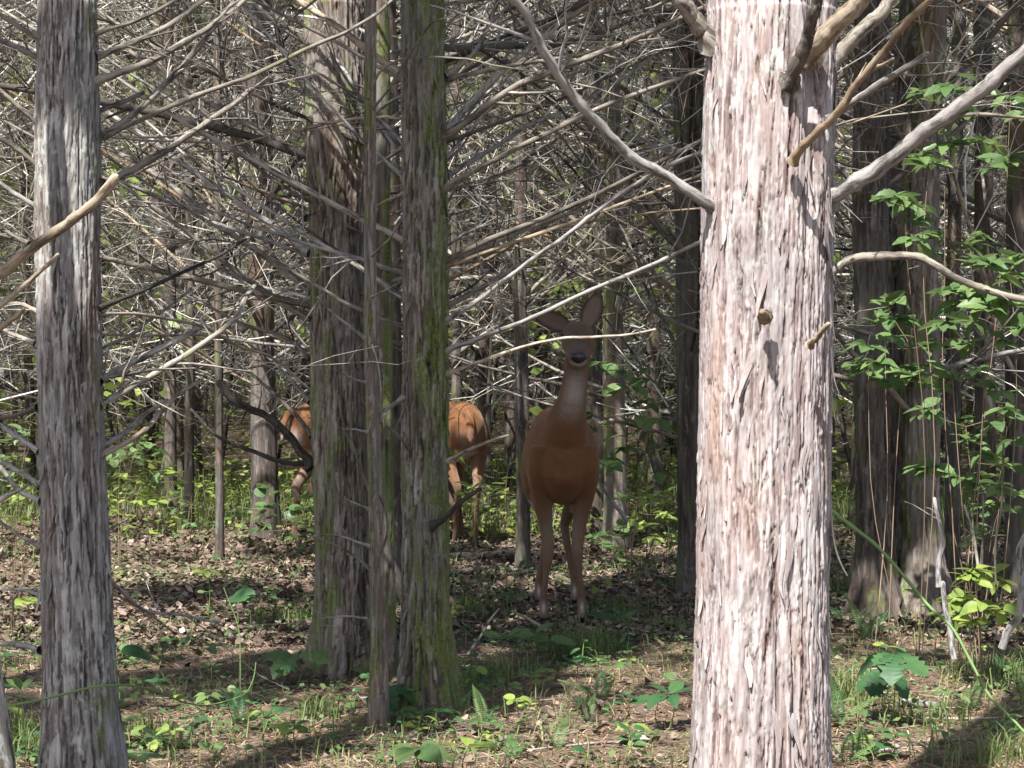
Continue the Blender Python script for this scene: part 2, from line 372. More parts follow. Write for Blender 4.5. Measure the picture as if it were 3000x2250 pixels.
def trunk_px(spec, d):
    """spec [(py, xl, xr)] top to bottom -> base point, ctr, rad"""
    zs, xs, rs = [], [], []
    for py, xl, xr in spec:
        p = W((xl + xr) / 2, py, d); zs.append(p[2]); xs.append(p[0]); rs.append((xr - xl) / 2 / F * d)
    zs, xs, rs = map(np.array, (zs[::-1], xs[::-1], rs[::-1]))
    bx = float(np.interp(0, zs, xs)); base = np.array([bx, d, gz(bx, d)])
    slope = (xs[-1] - xs[0]) / max(.3, zs[-1] - zs[0])
    def rad(z):
        if z > zs[-1]: return max(.01, rs[-1] * (1 - (z - zs[-1]) / (9.2 - zs[-1])))
        return float(np.interp(z, zs, rs))
    def ctr(z):
        if z > zs[-1]: return (xs[-1] - bx + (z - zs[-1]) * slope * .6, .03 * math.sin(z))
        return (float(np.interp(z, zs, xs)) - bx, .02 * math.sin(z * 1.1))
    return base, ctr, rad

TREES = {}
def tree(key, name, label, spec, d, mat, res, dz, nstrip, strip_h, seed, zfine=None, flute=.05, flare=1.3, group=None, furrows=()):
    base, ctr, rad = trunk_px(spec, d)
    t = thing(name, label, 'tree', base, group)
    zf = zfine or (CAMH + 1010 / F * d + .15)
    tr = ob('trunk', trunk_mesh('trunk', ctr, rad, zf, res, dz, seed, nstrip, strip_h, flute, mat, flare=flare, furrows=furrows), t)
    TREES[key] = dict(root=t, base=base, ctr=ctr, rad=rad, d=d, trunk=tr)
    return TREES[key]

tree('H', 'cedar_tree', 'thick pale cedar trunk in full sun in the right foreground',
     [(0, 2085, 2452), (300, 2072, 2452), (700, 2062, 2446), (1200, 2054, 2440), (1700, 2043, 2434), (2250, 2014, 2442)], 5.0, M['barkH'], .0026, .0055, 11000, .0046, 11, flute=.045, furrows=((-1.47, -.2, 1.0, .016, .012), (-1.25, .2, .9, .012, .008), (-1.05, 1.5, 2.6, .03, .02), (-1.9, .1, .8, .009, .01)))
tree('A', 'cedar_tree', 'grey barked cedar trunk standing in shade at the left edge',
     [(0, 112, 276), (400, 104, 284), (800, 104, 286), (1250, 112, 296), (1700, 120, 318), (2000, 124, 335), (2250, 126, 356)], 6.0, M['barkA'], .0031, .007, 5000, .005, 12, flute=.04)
tree('B', 'cedar_tree', 'reddish brown cedar trunk mossy in its middle, sunlit pink near the top of the picture',
     [(0, 893, 1062), (350, 896, 1072), (600, 912, 1066), (1000, 914, 1068), (1500, 922, 1082), (1960, 926, 1090)], 8.9, M['barkB'], .0045, .009, 3000, .006, 13, flute=.08, flare=1.5)
tree('B2', 'cedar_sapling', 'thin knotty trunk with short dead twigs just right of the reddish brown cedar',
     [(0, 1070, 1102), (500, 1066, 1098), (1000, 1064, 1100), (1400, 1078, 1116), (1800, 1086, 1128), (2100, 1084, 1138)], 7.75, M['barkB'], .004, .009, 420, .003, 14, flute=.09, flare=1.15)
tree('B3', 'cedar_tree', 'slim cedar trunk tucked close behind the thin knotty trunk',
     [(700, 1100, 1146), (1300, 1104, 1152), (1900, 1102, 1160)], 8.75, M['barkC'], .006, .012, 300, .004, 31)
tree('C', 'cedar_tree', 'green mossy cedar trunk hiding the middle deer',
     [(0, 1176, 1302), (400, 1182, 1308), (900, 1184, 1312), (1300, 1182, 1312), (1700, 1178, 1312), (2080, 1172, 1326)], 8.0, M['barkC'], .0042, .0085, 3000, .006, 15, flute=.07, flare=1.5)
tree('C2', 'cedar_tree', 'dark cedar trunk in the gap left of the mossy trunk',
     [(0, 1110, 1160), (700, 1112, 1172), (1600, 1122, 1178)], 11.0, M['barkD'], .008, .02, 150, .004, 16)
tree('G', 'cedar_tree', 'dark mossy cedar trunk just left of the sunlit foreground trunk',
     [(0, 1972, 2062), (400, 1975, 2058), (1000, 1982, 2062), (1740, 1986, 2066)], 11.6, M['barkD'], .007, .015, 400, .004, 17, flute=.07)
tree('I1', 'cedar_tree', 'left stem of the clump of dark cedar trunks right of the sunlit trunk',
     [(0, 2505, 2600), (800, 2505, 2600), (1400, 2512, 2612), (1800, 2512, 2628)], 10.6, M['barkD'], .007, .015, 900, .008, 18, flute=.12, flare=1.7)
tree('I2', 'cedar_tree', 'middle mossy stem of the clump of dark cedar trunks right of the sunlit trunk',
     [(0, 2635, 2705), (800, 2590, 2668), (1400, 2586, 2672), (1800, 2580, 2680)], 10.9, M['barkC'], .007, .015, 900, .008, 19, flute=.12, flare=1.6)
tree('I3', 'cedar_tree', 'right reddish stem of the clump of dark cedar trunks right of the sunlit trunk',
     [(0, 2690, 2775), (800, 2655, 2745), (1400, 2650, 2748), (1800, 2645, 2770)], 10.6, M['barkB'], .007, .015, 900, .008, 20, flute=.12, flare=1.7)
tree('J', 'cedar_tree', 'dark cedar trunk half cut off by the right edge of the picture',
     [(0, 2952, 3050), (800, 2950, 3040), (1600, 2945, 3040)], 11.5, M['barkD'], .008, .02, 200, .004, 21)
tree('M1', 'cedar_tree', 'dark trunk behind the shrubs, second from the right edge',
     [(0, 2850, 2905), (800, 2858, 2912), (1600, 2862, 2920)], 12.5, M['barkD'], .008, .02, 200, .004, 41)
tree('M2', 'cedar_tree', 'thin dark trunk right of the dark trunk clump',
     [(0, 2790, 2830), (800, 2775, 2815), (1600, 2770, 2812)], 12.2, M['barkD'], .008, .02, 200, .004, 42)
tree('E', 'cedar_sapling', 'slender wavy brown trunk standing left of the front deer',
     [(0, 1512, 1544), (600, 1508, 1545), (900, 1503, 1542), (1150, 1506, 1548), (1520, 1514, 1554)], 13.0, M['barkD'], .007, .015, 150, .003, 22, flute=.1)
tree('K', 'cedar_tree', 'mossy dark trunk left of the left deer',
     [(0, 720, 800), (700, 725, 800), (1100, 732, 805), (1460, 735, 815)], 14.6, M['barkD'], .009, .02, 200, .005, 23)
tree('L', 'cedar_sapling', 'slim dark pole trunk between the grey trunk and the left deer',
     [(500, 626, 650), (1000, 627, 652), (1620, 632, 656)], 13.5, M['barkD'], .009, .02, 60, .003, 24)
tree('F1', 'cedar_tree', 'reddish trunk right behind the front deer\'s head',
     [(500, 1770, 1822), (1000, 1768, 1826), (1500, 1770, 1840)], 14.5, M['barkB'], .009, .02, 150, .004, 25)
tree('F2', 'cedar_tree', 'dark trunk directly behind the front deer\'s right shoulder',
     [(500, 1712, 1760), (1000, 1716, 1764), (1500, 1722, 1772)], 15.2, M['barkD'], .009, .02, 150, .004, 26)
tree('D', 'cedar_sapling', 'dark straight stem rising above the middle deer\'s rump',
     [(300, 1322, 1350), (900, 1322, 1352), (1500, 1320, 1352)], 15.5, M['barkD'], .009, .02, 60, .003, 27)
tree('Z', 'cedar_tree', 'sliver of pale trunk in the bottom left corner',
     [(1500, -140, -62), (1990, -110, -2), (2250, -90, 36)], 5.4, M['barkA'], .004, .008, 300, .004, 28)
tree('N1', 'cedar_tree', 'dark trunk pair member nearest the grey trunk, deep in the left thicket',
     [(500, 478, 512), (1000, 480, 514), (1520, 482, 520)], 16.5, M['barkD'], .01, .03, 60, .003, 29)
tree('N2', 'cedar_tree', 'dark slender trunk between two others deep in the left thicket',
     [(500, 540, 566), (1000, 543, 570), (1550, 540, 568)], 15.5, M['barkD'], .01, .03, 60, .003, 30)

# ------------------------------------------------------------------ branches
def walk(start, dirv, L, K, r, bend=.12, up=.0):
    P = np.zeros((K, 3)); P[0] = start; d = nrm(np.asarray(dirv, float)); s = L / (K - 1)
    for k in range(1, K):
        d = nrm(d + r.normal(0, bend, 3) + np.array([0, 0, up])); P[k] = P[k - 1] + d * s
    return P
def side_twigs(Ps, Rs, per, Lr, r, K=4, spread=.9, rmul=.45, tmin=.15, rmax=.004, bend=.16):
    """children of a set of parent polylines"""
    out, rad = [], []
    for P, R in zip(Ps, Rs):
        n_ = max(0, int(round(per * r.uniform(.6, 1.4))))
        L0 = np.linalg.norm(P[-1] - P[0])
        for _ in range(n_):
            t = r.uniform(tmin, 1.) * (len(P) - 1); i0 = min(int(t), len(P) - 2); f = t - i0
            p = P[i0] * (1 - f) + P[i0 + 1] * f; dr = nrm(P[i0 + 1] - P[i0])
            q = r.normal(0, 1, 3); q[2] *= .7; q -= dr * (q @ dr)
            dd = nrm(dr * r.uniform(.35, 1.1) + nrm(q) * spread)
            out.append(walk(p, dd, L0 * r.uniform(*Lr), K, r, bend)); rr = min(rmax, (R[i0] * rmul)) * r.uniform(.6, 1.1)
            rad.append(np.linspace(rr, rr * .35, K))
    if not out: return np.zeros((0, K, 3)), np.zeros((0, K))
    return np.array(out), np.array(rad)
def blocked(P, d_lim=9.6):
    """true when a polyline in front of the deer would hide it"""
    q = PX(P); near = P[:, 1] < d_lim
    x, y = q[:, 0], q[:, 1]
    a = (x > 1515) & (x < 1770) & (y > 860) & (y < 1560)
    b_ = (x > 1310) & (x < 1450) & (y > 1130) & (y < 1620)
    c_ = (x > 2060) & (x < 2445) & (P[:, 1] < 5.0)
    d_ = (x > 110) & (x < 320) & (P[:, 1] < 5.95)
    e_ = (x > 800) & (x < 930) & (y > 1170) & (y < 1620)
    return bool(np.any(near & (a | b_ | e_)) or np.any(c_ | d_))
def branch_obj(parent, origin, P, R, r, mat, twigs=6, tw2=3, nseg=8, tone=None, name='branch', twmat=None):
    """one branch with its twigs as a sub-part"""
    P = np.asarray(P) - origin
    tone = r.random() if tone is None else tone
    jit = np.zeros_like(P); jit[1:-1] = r.normal(0, 1, (len(P) - 2, 3)) * np.minimum(R[1:-1], .02)[:, None] * .16
    jit[1:-1] = (jit[:-2] + 2 * jit[1:-1] + jit[2:]) / 4
    Pj = P + jit
    kn = R * (1 + r.normal(0, .045, len(R)))
    td = nrm(Pj[-1] - Pj[-2]) + r.normal(0, .25, 3)
    Pj = np.vstack([Pj, Pj[-1] + td * kn[-1] * .5, Pj[-1] + td * kn[-1] * .75]); kn = np.concatenate([kn, [kn[-1] * .6, kn[-1] * .04]])
    V, Q, a = tubes(Pj[None], kn[None], nseg, np.array([tone]))
    b_ = ob(name, mesh(name, V, quads=Q, attrs=a, smooth=True, mat=mat), parent)
    if twigs:
        p1, r1 = side_twigs([P], [R], twigs, (.12, .5), r, 5, rmax=.006)
        ok_ = [not blocked(q_ + origin) for q_ in p1]; p1, r1 = p1[ok_], r1[ok_]
        parts = [tubes(p1, r1, 4, np.clip(r.normal(tone, .2, len(p1)), 0, 1))] if len(p1) else []
        if tw2 and len(p1):
            p2, r2 = side_twigs(p1, r1, tw2, (.15, .6), r, 4, rmax=.003)
            ok_ = [not blocked(q_ + origin) for q_ in p2]; p2, r2 = p2[ok_], r2[ok_]
            if len(p2): parts.append(tubes(p2, r2, 3))
        if parts:
            V, Q, a = join(parts)
            tag(ob('twigs', mesh('twigs', V, quads=Q, attrs=a, smooth=True, mat=twmat or mat), b_), kind='stuff')
    return b_
def hero(key, pts, d0, d1, w0, w1, mat='wood', twigs=5, tw2=2, tone=None, stub=False, seed=None):
    """branch drawn through photo pixels; widths in photo pixels"""
    T = TREES[key]; r = np.random.default_rng(seed if seed is not None else abs(int(pts[0][0] * 31 + pts[0][1] * 17 + len(pts))))
    dd = np.linspace(d0, d1, len(pts))
    P = smoothline([W(x, y, d) for (x, y), d in zip(pts, dd)], max(10, 6 * len(pts)))
    # start inside the trunk
    R = np.linspace(w0 / 2 / F * d0, w1 / 2 / F * d1, len(P))
    R[0] *= 1.7; R[1] *= 1.36; R[2] *= 1.18; R[3] *= 1.07
    for _ in range(max(1, len(P) // 9)):
        j_ = r.integers(3, len(P) - 1); R[j_] *= r.uniform(1.05, 1.18)
    return branch_obj(T['root'], np.array(T['root'].location), P, R, r, M[mat], twigs, tw2, tone=tone)

# loose bark shreds
def shred_mesh(seed):
    r = np.random.default_rng(seed); K = 9; L = 1.; V = []
    w = .06 * r.uniform(.7, 1.4); out_ = r.uniform(.08, .30); tw = r.normal(0, .5)
    for k in range(K):
        t = k / (K - 1); y = -out_ * t ** 2.2 - .012; ww = w * (1 - .75 * t ** 3) * (.6 + .4 * min(1, t * 5)); a = tw * t
        V += [(-ww * math.cos(a) + .06 * math.sin(t * 4 + seed), y - ww * math.sin(a), -t), (.06 * math.sin(t * 4 + seed), y - .012, -t), (ww * math.cos(a) + .06 * math.sin(t * 4 + seed), y + ww * math.sin(a), -t)]
    Q = [q for k in range(K - 1) for q in ((3 * k, 3 * k + 1, 3 * k + 4, 3 * k + 3), (3 * k + 1, 3 * k + 2, 3 * k + 5, 3 * k + 4))]
    V = np.array(V); n_ = len(V); V2 = V + np.array([0, .012, 0]); Q2 = [tuple(i + n_ for i in q[::-1]) for q in Q]
    return np.vstack([V, V2]), Q + Q2
SHR = {}
for mk in ('barkH', 'barkA', 'barkB', 'barkC'):
    SHR[mk] = []
    for k in range(5):
        V, Q = shred_mesh(k); SHR[mk].append(mesh('bark_strip', V, quads=Q, attrs={'bco': V * .15, 'tone': np.full(len(V), .35 + .12 * k)}, smooth=True, mat=M[mk]))
def shreds(key, mk, count, zr, Lr, seed):
    T = TREES[key]; r = np.random.default_rng(seed)
    for _ in range(count):
        z = r.uniform(*zr); a = -math.pi / 2 + r.uniform(-1.45, 1.45); cx, cy = T['ctr'](z); R = T['rad'](z) + .001
        o = ob('bark_strip', SHR[mk][r.integers(0, 5)], T['root']); L = r.uniform(*Lr)
        o.location = (cx + R * math.cos(a), cy + R * math.sin(a), z); o.rotation_euler = (0, r.normal(0, .06), a + math.pi / 2); o.scale = (L * r.uniform(.7, 1.3), L * r.uniform(.4, 1.), L)
shreds('H', 'barkH', 110, (.35, 2.15), (.03, .13), 1); shreds('A', 'barkA', 40, (.3, 2.2), (.03, .10), 2)
shreds('B', 'barkB', 40, (.2, 2.6), (.05, .14), 3); shreds('C', 'barkC', 45, (.2, 2.5), (.04, .13), 4)

# hero branches of the sunlit foreground trunk
hero('H', [(2100, 615), (2062, 592), (1960, 522), (1835, 445), (1755, 362), (1690, 292), (1625, 205), (1572, 110), (1535, 30), (1475, -20), (1400, -60)], 4.98, 4.6, 36, 24, 'woodpale', 4, 2, tone=.75)
hero('H', [(2420, 590), (2465, 555), (2600, 472), (2700, 392), (2780, 335), (2900, 243), (3000, 155), (3100, 80)], 5.0, 4.7, 52, 40, 'woodpale', 3, 2, tone=.6)
hero('H', [(2780, 340), (2850, 335), (2930, 338), (3010, 345)], 4.85, 4.7, 16, 9, 'wood', 2, 1, tone=.5)
hero('H', [(2312, 240), (2335, 190), (2365, 110), (2385, 40), (2405, -40)], 4.86, 4.7, 46, 34, 'wood', 0, 0, tone=.25)
hero('H', [(2370, 165), (2400, 125), (2450, 70), (2510, 10), (2570, -50)], 4.88, 4.7, 62, 52, 'woodtan', 0, 0, tone=.7)
hero('H', [(2430, 185), (2465, 150), (2510, 100), (2570, 50), (2640, -40)], 4.98, 4.95, 46, 36, 'wood', 1, 0, tone=.8)
hero('H', [(2322, 475), (2352, 430), (2400, 382), (2448, 338), (2500, 260), (2545, 205), (2600, 140), (2640, 85), (2690, 30), (2750, -20)], 4.84, 4.45, 26, 20, 'woodtan', 1, 0, tone=.45)
hero('H', [(2430, 350), (2470, 320), (2540, 270), (2600, 230), (2650, 200), (2716, 158)], 4.76, 4.6, 22, 19, 'woodpale', 1, 0, tone=.55)
hero('H', [(2560, 200), (2590, 188), (2617, 172)], 4.68, 4.62, 12, 9, 'woodtan', 0, 0, tone=.5)
hero('H', [(2420, 815), (2445, 795), (2480, 765), (2530, 752), (2600, 750), (2690, 752), (2740, 778), (2800, 815), (2880, 845), (2950, 868), (3030, 880)], 4.98, 4.9, 26, 20, 'wood', 3, 2, tone=.7)
hero('H', [(2372, 1012), (2392, 990), (2428, 948)], 4.82, 4.74, 20, 15, 'woodtan', 0, 0, tone=.6)
hero('H', [(2242, 930), (2236, 922), (2230, 915)], 4.83, 4.78, 30, 20, 'woodtan', 0, 0, tone=.5)
hero('H', [(2085, 130), (2040, 60), (2000, 10), (1950, -40)], 4.98, 4.9, 55, 45, 'wood', 1, 1, tone=.65)
# hero branches of the grey trunk on the left
A_right = [
 ([(275, 98), (400, 60), (520, -2), (600, -50)], 13, 10, .5, 'wood'), ([(280, 165), (370, 132), (480, 82), (600, 0), (660, -45)], 18, 14, .4, 'wood'),
 ([(265, 240), (420, 190), (530, 130), (640, 62), (730, -10)], 22, 16, .6, 'wood'), ([(255, 338), (330, 310), (420, 272)], 18, 12, .5, 'wood'),
 ([(248, 428), (300, 398), (370, 352), (430, 298), (520, 210), (600, 112), (650, 50), (705, -20)], 22, 15, .65, 'wood'),
 ([(300, 400), (400, 356), (560, 286), (760, 212), (900, 142), (1010, 96), (1100, 42), (1160, -10)], 17, 9, .55, 'wood'),
 ([(300, 540), (355, 514), (470, 452), (600, 362), (690, 300), (760, 245), (800, 222)], 24, 13, .6, 'wood'),
 ([(252, 530), (290, 500), (325, 490)], 10, 7, .4, 'woodtan'),
 ([(285, 1118), (320, 1098), (450, 1030), (540, 985), (598, 950)], 22, 17, .85, 'wood'),
 ([(285, 1192), (320, 1170), (450, 1098), (600, 1002), (690, 930), (722, 870), (745, 838)], 20, 14, .7, 'wood'),
 ([(285, 1318), (350, 1278), (430, 1210), (490, 1172)], 20, 10, .75, 'wood'), ([(285, 1340), (400, 1278), (470, 1210), (520, 1158), (575, 1120)], 19, 10, .65, 'woodtan'),
 ([(246, 1052), (290, 1025), (370, 988), (450, 930), (530, 872), (560, 845)], 13, 8, .3, 'wood'),
 ([(285, 905), (420, 850), (530, 800), (640, 750), (720, 700)], 15, 8, .1, 'wooddark'),
 ([(285, 920), (400, 920), (500, 935), (600, 960), (690, 1010), (800, 1050), (905, 1140)], 10, 8, .55, 'wood'),
 ([(305, 1560), (340, 1540), (375, 1520)], 12, 6, .6, 'wood'),
 ([(312, 1690), (370, 1745), (430, 1790), (520, 1800), (640, 1825)], 13, 8, .95, 'woodpale'),
 ([(312, 1725), (380, 1765), (440, 1800), (505, 1850)], 9, 6, .7, 'woodtan'),
]
for k, (pts, w0, w1, tn, mt) in enumerate(A_right):
    hero('A', pts, 6.0, 6.15 + .04 * k, w0, w1, mt, 5 if len(pts) > 3 else 1, 2, tone=tn)
A_left = [
 ([(125, 118), (60, 80), (0, 42), (-60, 0)], 18, 14, .7), ([(120, 172), (50, 140), (0, 118), (-50, 100)], 16, 13, .5), ([(132, 392), (90, 345), (40, 300), (0, 265), (-40, 230)], 14, 12, .45),
 ([(125, 500), (60, 445), (0, 402), (-50, 360)], 16, 14, .5), ([(115, 610), (50, 570), (-10, 530)], 15, 13, .3), ([(85, 715), (40, 690), (-20, 655)], 13, 11, .5),
 ([(110, 1195), (50, 1215), (-20, 1230)], 15, 11, .1), ([(115, 1322), (60, 1285), (0, 1245), (-40, 1210)], 17, 14, .8), ([(118, 1425), (60, 1385), (-10, 1345)], 17, 14, .75),
 ([(125, 1608), (60, 1570), (0, 1530)], 14, 10, .7), ([(120, 1905), (60, 1890), (0, 1885)], 18, 14, .8), ([(118, 920), (60, 890), (-10, 895)], 14, 10, .8), ([(110, 1010), (50, 985), (0, 962)], 16, 10, .6),
 ([(120, 1745), (60, 1728), (0, 1725)], 10, 8, .6), ([(125, 1470), (60, 1440), (10, 1380), (-20, 1340)], 18, 14, .9)]
for k, (pts, w0, w1, tn) in enumerate(A_left):
    hero('A', pts, 6.0, 5.9 + .03 * k, w0, w1, 'woodpale' if k % 3 == 1 else 'wood', 3, 2, tone=tn)
# broken sunlit limbs that reach in from the left, off the corner trunk
hero('Z', [(-110, 860), (0, 800), (100, 722), (200, 655), (280, 590), (338, 520)], 5.35, 5.2, 34, 30, 'woodtan', 2, 1, tone=.85)
hero('Z', [(-100, 970), (0, 895), (80, 830), (140, 775), (170, 745)], 5.3, 5.2, 26, 10, 'woodtan', 1, 0, tone=.7)
hero('Z', [(-100, 1040), (0, 965), (60, 915), (70, 905)], 5.3, 5.25, 22, 12, 'woodtan', 1, 0, tone=.6)
hero('Z', [(-80, 1530), (0, 1465), (50, 1440), (85, 1418)], 5.3, 5.2, 28, 6, 'woodpale', 0, 0, tone=.9)
# mossy trunk branches to the right
C_right = [
 ([(1290, 400), (1340, 375), (1480, 272), (1600, 215), (1830, 128), (2000, 50), (2150, -20)], 24, 12, .4, 'wood', 8.0, 7.6),
 ([(1295, 560), (1380, 505), (1600, 392), (1800, 300), (2060, 205), (2200, 160)], 18, 10, .6, 'wood', 8.0, 7.7),
 ([(1295, 420), (1370, 360), (1470, 300), (1600, 250), (1720, 200)], 14, 8, .55, 'wood', 8.05, 8.8),
 ([(1300, 945), (1400, 880), (1570, 752), (1640, 705), (1800, 580), (1930, 500), (2065, 440), (2200, 370)], 15, 12, .8, 'woodpale', 8.0, 7.2),
 ([(1305, 1030), (1420, 985), (1560, 930), (1750, 842), (1900, 780), (2060, 705), (2200, 650)], 14, 11, .6, 'woodpale', 8.0, 7.4),
 ([(1305, 1095), (1400, 1062), (1520, 1020), (1640, 992), (1740, 987), (1830, 982), (1920, 965)], 12, 6, .95, 'woodtan', 8.0, 7.6),
 ([(1305, 225), (1350, 190), (1400, 140), (1440, 50), (1470, -30)], 17, 12, .65, 'wood', 8.0, 8.1),
 ([(1300, 90), (1340, 45), (1400, 20), (1460, -10)], 9, 5, .5, 'wood', 8.0, 7.9),
 ([(1300, 900), (1400, 850), (1480, 800), (1550, 762), (1600, 745)], 17, 9, .45, 'wood', 8.05, 8.3),
 ([(1305, 880), (1380, 840), (1440, 790), (1475, 765)], 9, 4, .4, 'wooddark', 8.05, 8.4),
 ([(1310, 1352), (1370, 1320), (1440, 1290), (1490, 1275)], 12, 7, .8, 'wood', 7.95, 7.9),
 ([(1265, 1540), (1300, 1520), (1350, 1470), (1408, 1432)], 20, 12, .1, 'wooddark', 7.93, 7.85),
 ([(1195, 1310), (1170, 1280), (1110, 1230), (1055, 1192)], 13, 8, .4, 'wood', 7.93, 7.75),
 ([(1180, 1165), (1140, 1195), (1098, 1218)], 13, 12, .7, 'wood', 7.95, 7.85),
 ([(1185, 280), (1140, 300), (1085, 345)], 11, 8, .6, 'wood', 8.0, 8.2), ([(1185, 430), (1140, 460), (1090, 490)], 13, 8, .6, 'woodtan', 8.0, 8.2),
 ([(1190, 565), (1150, 580), (1090, 610), (1040, 650)], 11, 6, .8, 'woodtan', 8.0, 8.3)]
for k, (pts, w0, w1, tn, mt, d0, d1) in enumerate(C_right):
    hero('C', pts, d0, d1, w0, w1, mt, 6 if len(pts) > 4 else 1, 2, tone=tn)
# the thin trunk: arching dead shoots and short white twigs
for k, (pts, w0, w1, tn) in enumerate([
 ([(1086, 262), (1110, 215), (1150, 185), (1200, 170), (1290, 168), (1380, 175), (1440, 190), (1500, 200), (1590, 212)], 8, 4, .55),
 ([(1090, 320), (1140, 260), (1190, 175), (1240, 100), (1270, 65), (1330, 45)], 8, 4, .35), ([(1082, 290), (1040, 275), (1000, 250)], 6, 4, .5),
 ([(1075, 420), (1040, 390), (1000, 365)], 6, 4, .4), ([(1070, 510), (1030, 480), (985, 450)], 7, 4, .4), ([(1068, 990), (1030, 960), (985, 925), (930, 870)], 9, 6, .95),
 ([(1070, 1120), (1030, 1108), (985, 1085)], 6, 4, .9), ([(1072, 1265), (1040, 1258), (1012, 1258)], 6, 5, .9), ([(1080, 1492), (1050, 1478), (1016, 1464)], 7, 5, .95),
 ([(1080, 1600), (1030, 1582), (980, 1568), (920, 1570)], 8, 4, .9), ([(1082, 1665), (1000, 1605), (890, 1562)], 8, 4, .5), ([(1072, 1812), (1010, 1805), (940, 1812)], 6, 4, 1.),
 ([(1105, 1660), (1115, 1620), (1135, 1560), (1130, 1500), (1110, 1450)], 8, 5, .5), ([(1075, 1420), (1050, 1360), (1030, 1290), (1005, 1240), (990, 1150)], 7, 4, .45),
 ([(1090, 1010), (1110, 1080), (1120, 1200), (1125, 1250)], 5, 3, .6), ([(1088, 750), (1140, 700), (1180, 640)], 6, 4, .6), ([(1088, 870), (1130, 850), (1180, 822)], 6, 3, .6)]):
    hero('B2', pts, 7.72, 7.55, w0, w1, 'woodpale' if tn > .6 else 'wood', 2 if k < 2 else 1, 1, tone=tn)
for k, (pts, w0, w1, tn, mt) in enumerate([
 ([(915, 1370), (880, 1320), (820, 1250), (760, 1210), (690, 1175), (640, 1120)], 26, 20, .1, 'wooddark'), ([(920, 1358), (830, 1355), (740, 1320), (640, 1280), (560, 1200)], 15, 9, .1, 'wooddark'),
 ([(915, 1280), (870, 1220), (810, 1160), (740, 1100), (660, 1050)], 14, 8, .25, 'wood'), ([(905, 455), (830, 420), (700, 350), (560, 270), (470, 215), (380, 150)], 20, 12, .6, 'wood'),
 ([(905, 560), (800, 500), (690, 400), (600, 330), (520, 260)], 24, 16, .75, 'wood'), ([(910, 1050), (840, 990), (740, 960), (650, 920), (560, 860)], 14, 9, .5, 'wood'),
 ([(910, 740), (800, 660), (650, 560), (520, 470), (430, 400), (310, 330)], 22, 12, .8, 'woodpale'), ([(915, 850), (800, 770), (620, 640), (470, 520), (330, 440), (285, 420)], 22, 13, .65, 'wood'),
 ([(910, 930), (820, 880), (700, 800), (560, 690), (440, 600), (330, 520)], 18, 10, .45, 'wood'), ([(905, 270), (860, 200), (820, 120), (800, 0)], 20, 16, .1, 'wooddark'),
 ([(900, 640), (850, 600), (760, 560), (690, 530)], 14, 8, .4, 'wood'), ([(910, 1180), (860, 1120), (790, 1050), (730, 1010)], 12, 7, .6, 'wood'),
 ([(900, 120), (820, 60), (740, -20)], 18, 14, .3, 'wood')]):
    hero('B', pts, 8.9, 8.9 + (k % 4) * .25, w0, w1, mt, 7, 3, tone=tn)

# random dead branches on the named trees
def grow_branches(key, count, zr, Lr=(.8, 2.7), rr=(.006, .015), seed=0, mats=('wood', 'wood', 'woodpale', 'wooddark', 'woodtan'), away=False, twigs=8, tw2=4):
    T = TREES[key]; r = np.random.default_rng(1000 + seed); o = np.array(T['root'].location); made = 0; tries = 0
    while made < count and tries < count * 8:
        tries += 1
        z = r.uniform(*zr); az = r.uniform(0, 2 * np.pi); el = math.radians(r.normal(27, 10))
        if away and math.sin(az) < -.25: continue
        cx, cy = T['ctr'](z); dv = np.array([math.cos(az) * math.cos(el), math.sin(az) * math.cos(el), math.sin(el)])
        st = o + np.array([cx, cy, z]) + dv * T['rad'](z) * .6
        L = r.uniform(*Lr); P = walk(st, dv, L, 9, r, .07, .01)
        if blocked(P): continue
        R = np.linspace(1, .3, 9) * r.uniform(*rr) * (.6 + .3 * L)
        branch_obj(T['root'], o, P, R, r, M[mats[r.integers(0, len(mats))]], twigs, tw2, nseg=6, twmat=M['twig'] if r.random() < .5 else None); made += 1
grow_branches('B', 30, (1.2, 3.0), seed=1, away=True); grow_branches('C', 30, (1.3, 3.0), seed=2, away=True)
grow_branches('H', 5, (1.75, 2.4), seed=21, away=True, Lr=(.5, 1.3))
grow_branches('C2', 30, (1.0, 3.3), seed=3, away=True); grow_branches('G', 40, (.8, 3.4), seed=4)
grow_branches('I1', 12, (.9, 3.2), seed=5); grow_branches('I2', 10, (.9, 3.2), seed=6); grow_branches('I3', 14, (.9, 3.2), seed=7)
grow_branches('J', 24, (.9, 3.2), seed=8); grow_branches('E', 20, (1.4, 3.4), seed=9, Lr=(.5, 1.4)); grow_branches('K', 50, (.7, 3.8), seed=10)
grow_branches('F1', 34, (.7, 3.8), seed=11); grow_branches('F2', 34, (.7, 3.8), seed=12); grow_branches('D', 26, (1., 3.8), seed=13)
grow_branches('L', 24, (1., 3.6), seed=14); grow_branches('N1', 36, (.6, 4), seed=15); grow_branches('N2', 34, (.6, 4), seed=16)
grow_branches('M1', 16, (.8, 3.2), seed=18); grow_branches('M2', 14, (.8, 3.2), seed=19)
grow_branches('B3', 8, (1.3, 2.8), seed=17, away=True)

